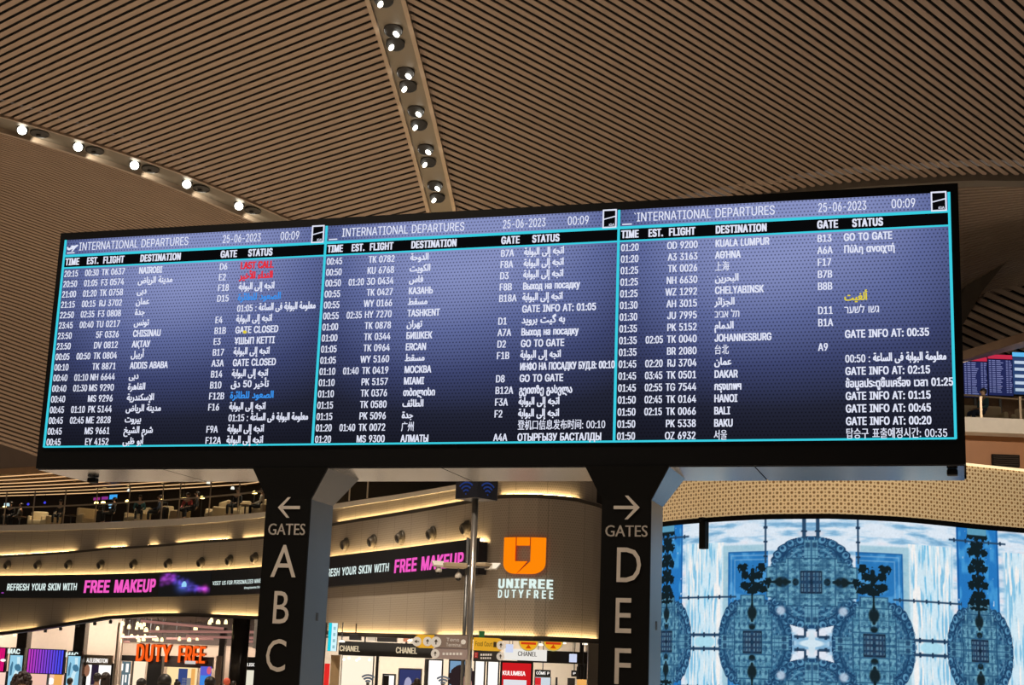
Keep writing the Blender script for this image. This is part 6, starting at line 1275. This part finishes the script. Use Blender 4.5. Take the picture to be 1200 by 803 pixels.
mb = MB(); a, b, z0, z1 = rectY(641, 700, 765, 777, 52); mb.rbox(((a + b) / 2, 52.3, (z0 + z1) / 2), (b - a + 2, .6, z1 - z0), .02); struct(mb.build('beam_shops', M_COL), 'dark ceiling beam right of the white lettered box', 'building')
upright(688.5, 704, 748, 46.6, mat('column_grey', (.13, .115, .10), .45, .2, .05), 'dark grey column left of the D E F pillar', 'column', 'corner_column', .5)['kind'] = 'structure'
for x0, x1, y0, y1, tx, lb in ((626.5, 645.5, 785.5, 792.7, 'CÔME P', 'black sign with white lettering right of the red kiosk'), (669.5, 676.5, 786, 793, 'P', 'small black sign left of the dark chandelier')):
    Y = 58; c0, c1, zz0, zz1 = rectY(x0, x1, y0, y1, Y); t = thing('shop_sign', lb, 'shop sign', ((c0 + c1) / 2, Y, zz0)); MB().box(((c0 + c1) / 2, Y + .1, (zz0 + zz1) / 2), (c1 - c0, .2, zz1 - zz0)).build('board', M_BLKP, t); mb = MB(); text(mb, tx, c0 + .05, zz0 + .07, zz1 - zz0 - .14, lambda x, y: Vector((x, Y - .01, y)), c1 - c0 - .1, bold=.08); mb.build('lettering', WHT, t); MB().tube(((c0 + c1) / 2, Y + .1, zz1), ((c0 + c1) / 2, Y + .1, 3.4), .02, n=6).build('hanger', M_STEELD, t)
t, a, b, z0, z1 = lightbox(627, 645, 794.5, 803, 59, glow('front_ice', (206, 216, 226)), 'icy shop window under the black sign right of the kiosk', .03, 'shop window', 'shop_window'); mb = MB(); panel(mb, 627, 634, 794.5, 803, 58.95, .03); mb.build('red_edge', glow('edge_red', (214, 44, 48)), t)
upright(651, 653.5, 794, 58, M_BLKP, 'thin black upright right of the icy shop window', 'post', 'shop_post', .2); upright(665, 674, 795, 59, M_COL, 'dark doorway upright below the small black sign', 'panel', 'dark_upright', .2)
q = A(683, 789, 49.2); t = thing('chandelier', 'black ribbed chandelier hanging left of the dark grey column', 'lamp', q)
MB().tube(q + Vector((0, 0, .15)), (q.x, q.y, 3.4), .012, n=6).build('cord', M_BLKP, t); MB().tube(q + Vector((0, 0, .08)), q + Vector((0, 0, .2)), .14, .18, n=18).build('ring', M_BLKP, t)
for k in range(10): a_ = 2 * math.pi * k / 10; MB().tube(q + Vector((.17 * math.cos(a_), .17 * math.sin(a_), .3 - .1 * (k % 2))), q + Vector((.17 * math.cos(a_), .17 * math.sin(a_), -.2)), .03, n=8).build('rod', M_BLKP, t)
upright(677, 689, 796.5, 50, TANL, 'tan lit counter below the chandelier', 'counter', 'lit_counter', .6)
for x, y, Y, lb in ((597, 760, 49, 'small blue-white lit box hanging beside the food court sign'), (671.5, 771.5, 49, 'small white lit box hanging before the dark ceiling beam')):
    p = A(x, y, Y); mb = MB(); mb.rbox(p, (.24, .1, .26), .015); mb.tube(p + Vector((0, 0, .13)), (p.x, p.y, 3.4), .01, n=6, mi=1); tag(mb.build('lit_box', [glow('lit_ice', (206, 214, 240)), M_STEELD]), lb, 'light box')
for k, (x, y) in enumerate([(400.5, 752.5), (494, 758), (481, 751.5), (618, 749), (660, 754.5), (686, 755.5), (633, 756.5)]):
    p = A(x, y, 50.5); mb = MB(); mb.lathe(p, [(.001, -.015), (.10, -.01), (.10, .03), (.05, .06)], (0, 0, 1), 14); mb.tube(p + Vector((0, 0, .05)), (p.x, p.y, 3.4), .02, n=6, mi=1); tag(mb.build('shop_downlight', [glow('shop_lamp', (255, 246, 222), 1.6), M_STEELD]), 'bright downlight under the pale shop ceiling, %s from the left' % ['first', 'fourth', 'third', 'second', 'fifth', 'sixth', 'seventh'][k] if k < 2 else 'bright downlight under the pale ceiling, %s' % ['above the coral box', 'over the left round sign', 'right of the right round sign', 'near the dark grey column', 'between the two round signs'][k - 2], 'spotlight', 'shop downlights')
for x, w in ((-5, 210), (-1.5, 210), (1.5, 150)): area((x, 58.5, 3.25), (x, 60, 1.6), w, 3, 1.5, (1, .92, .82))
area((-2, 50.5, 2.7), (-2, 50.6, 3.4), 60, 7, 2, (1, .9, .76))
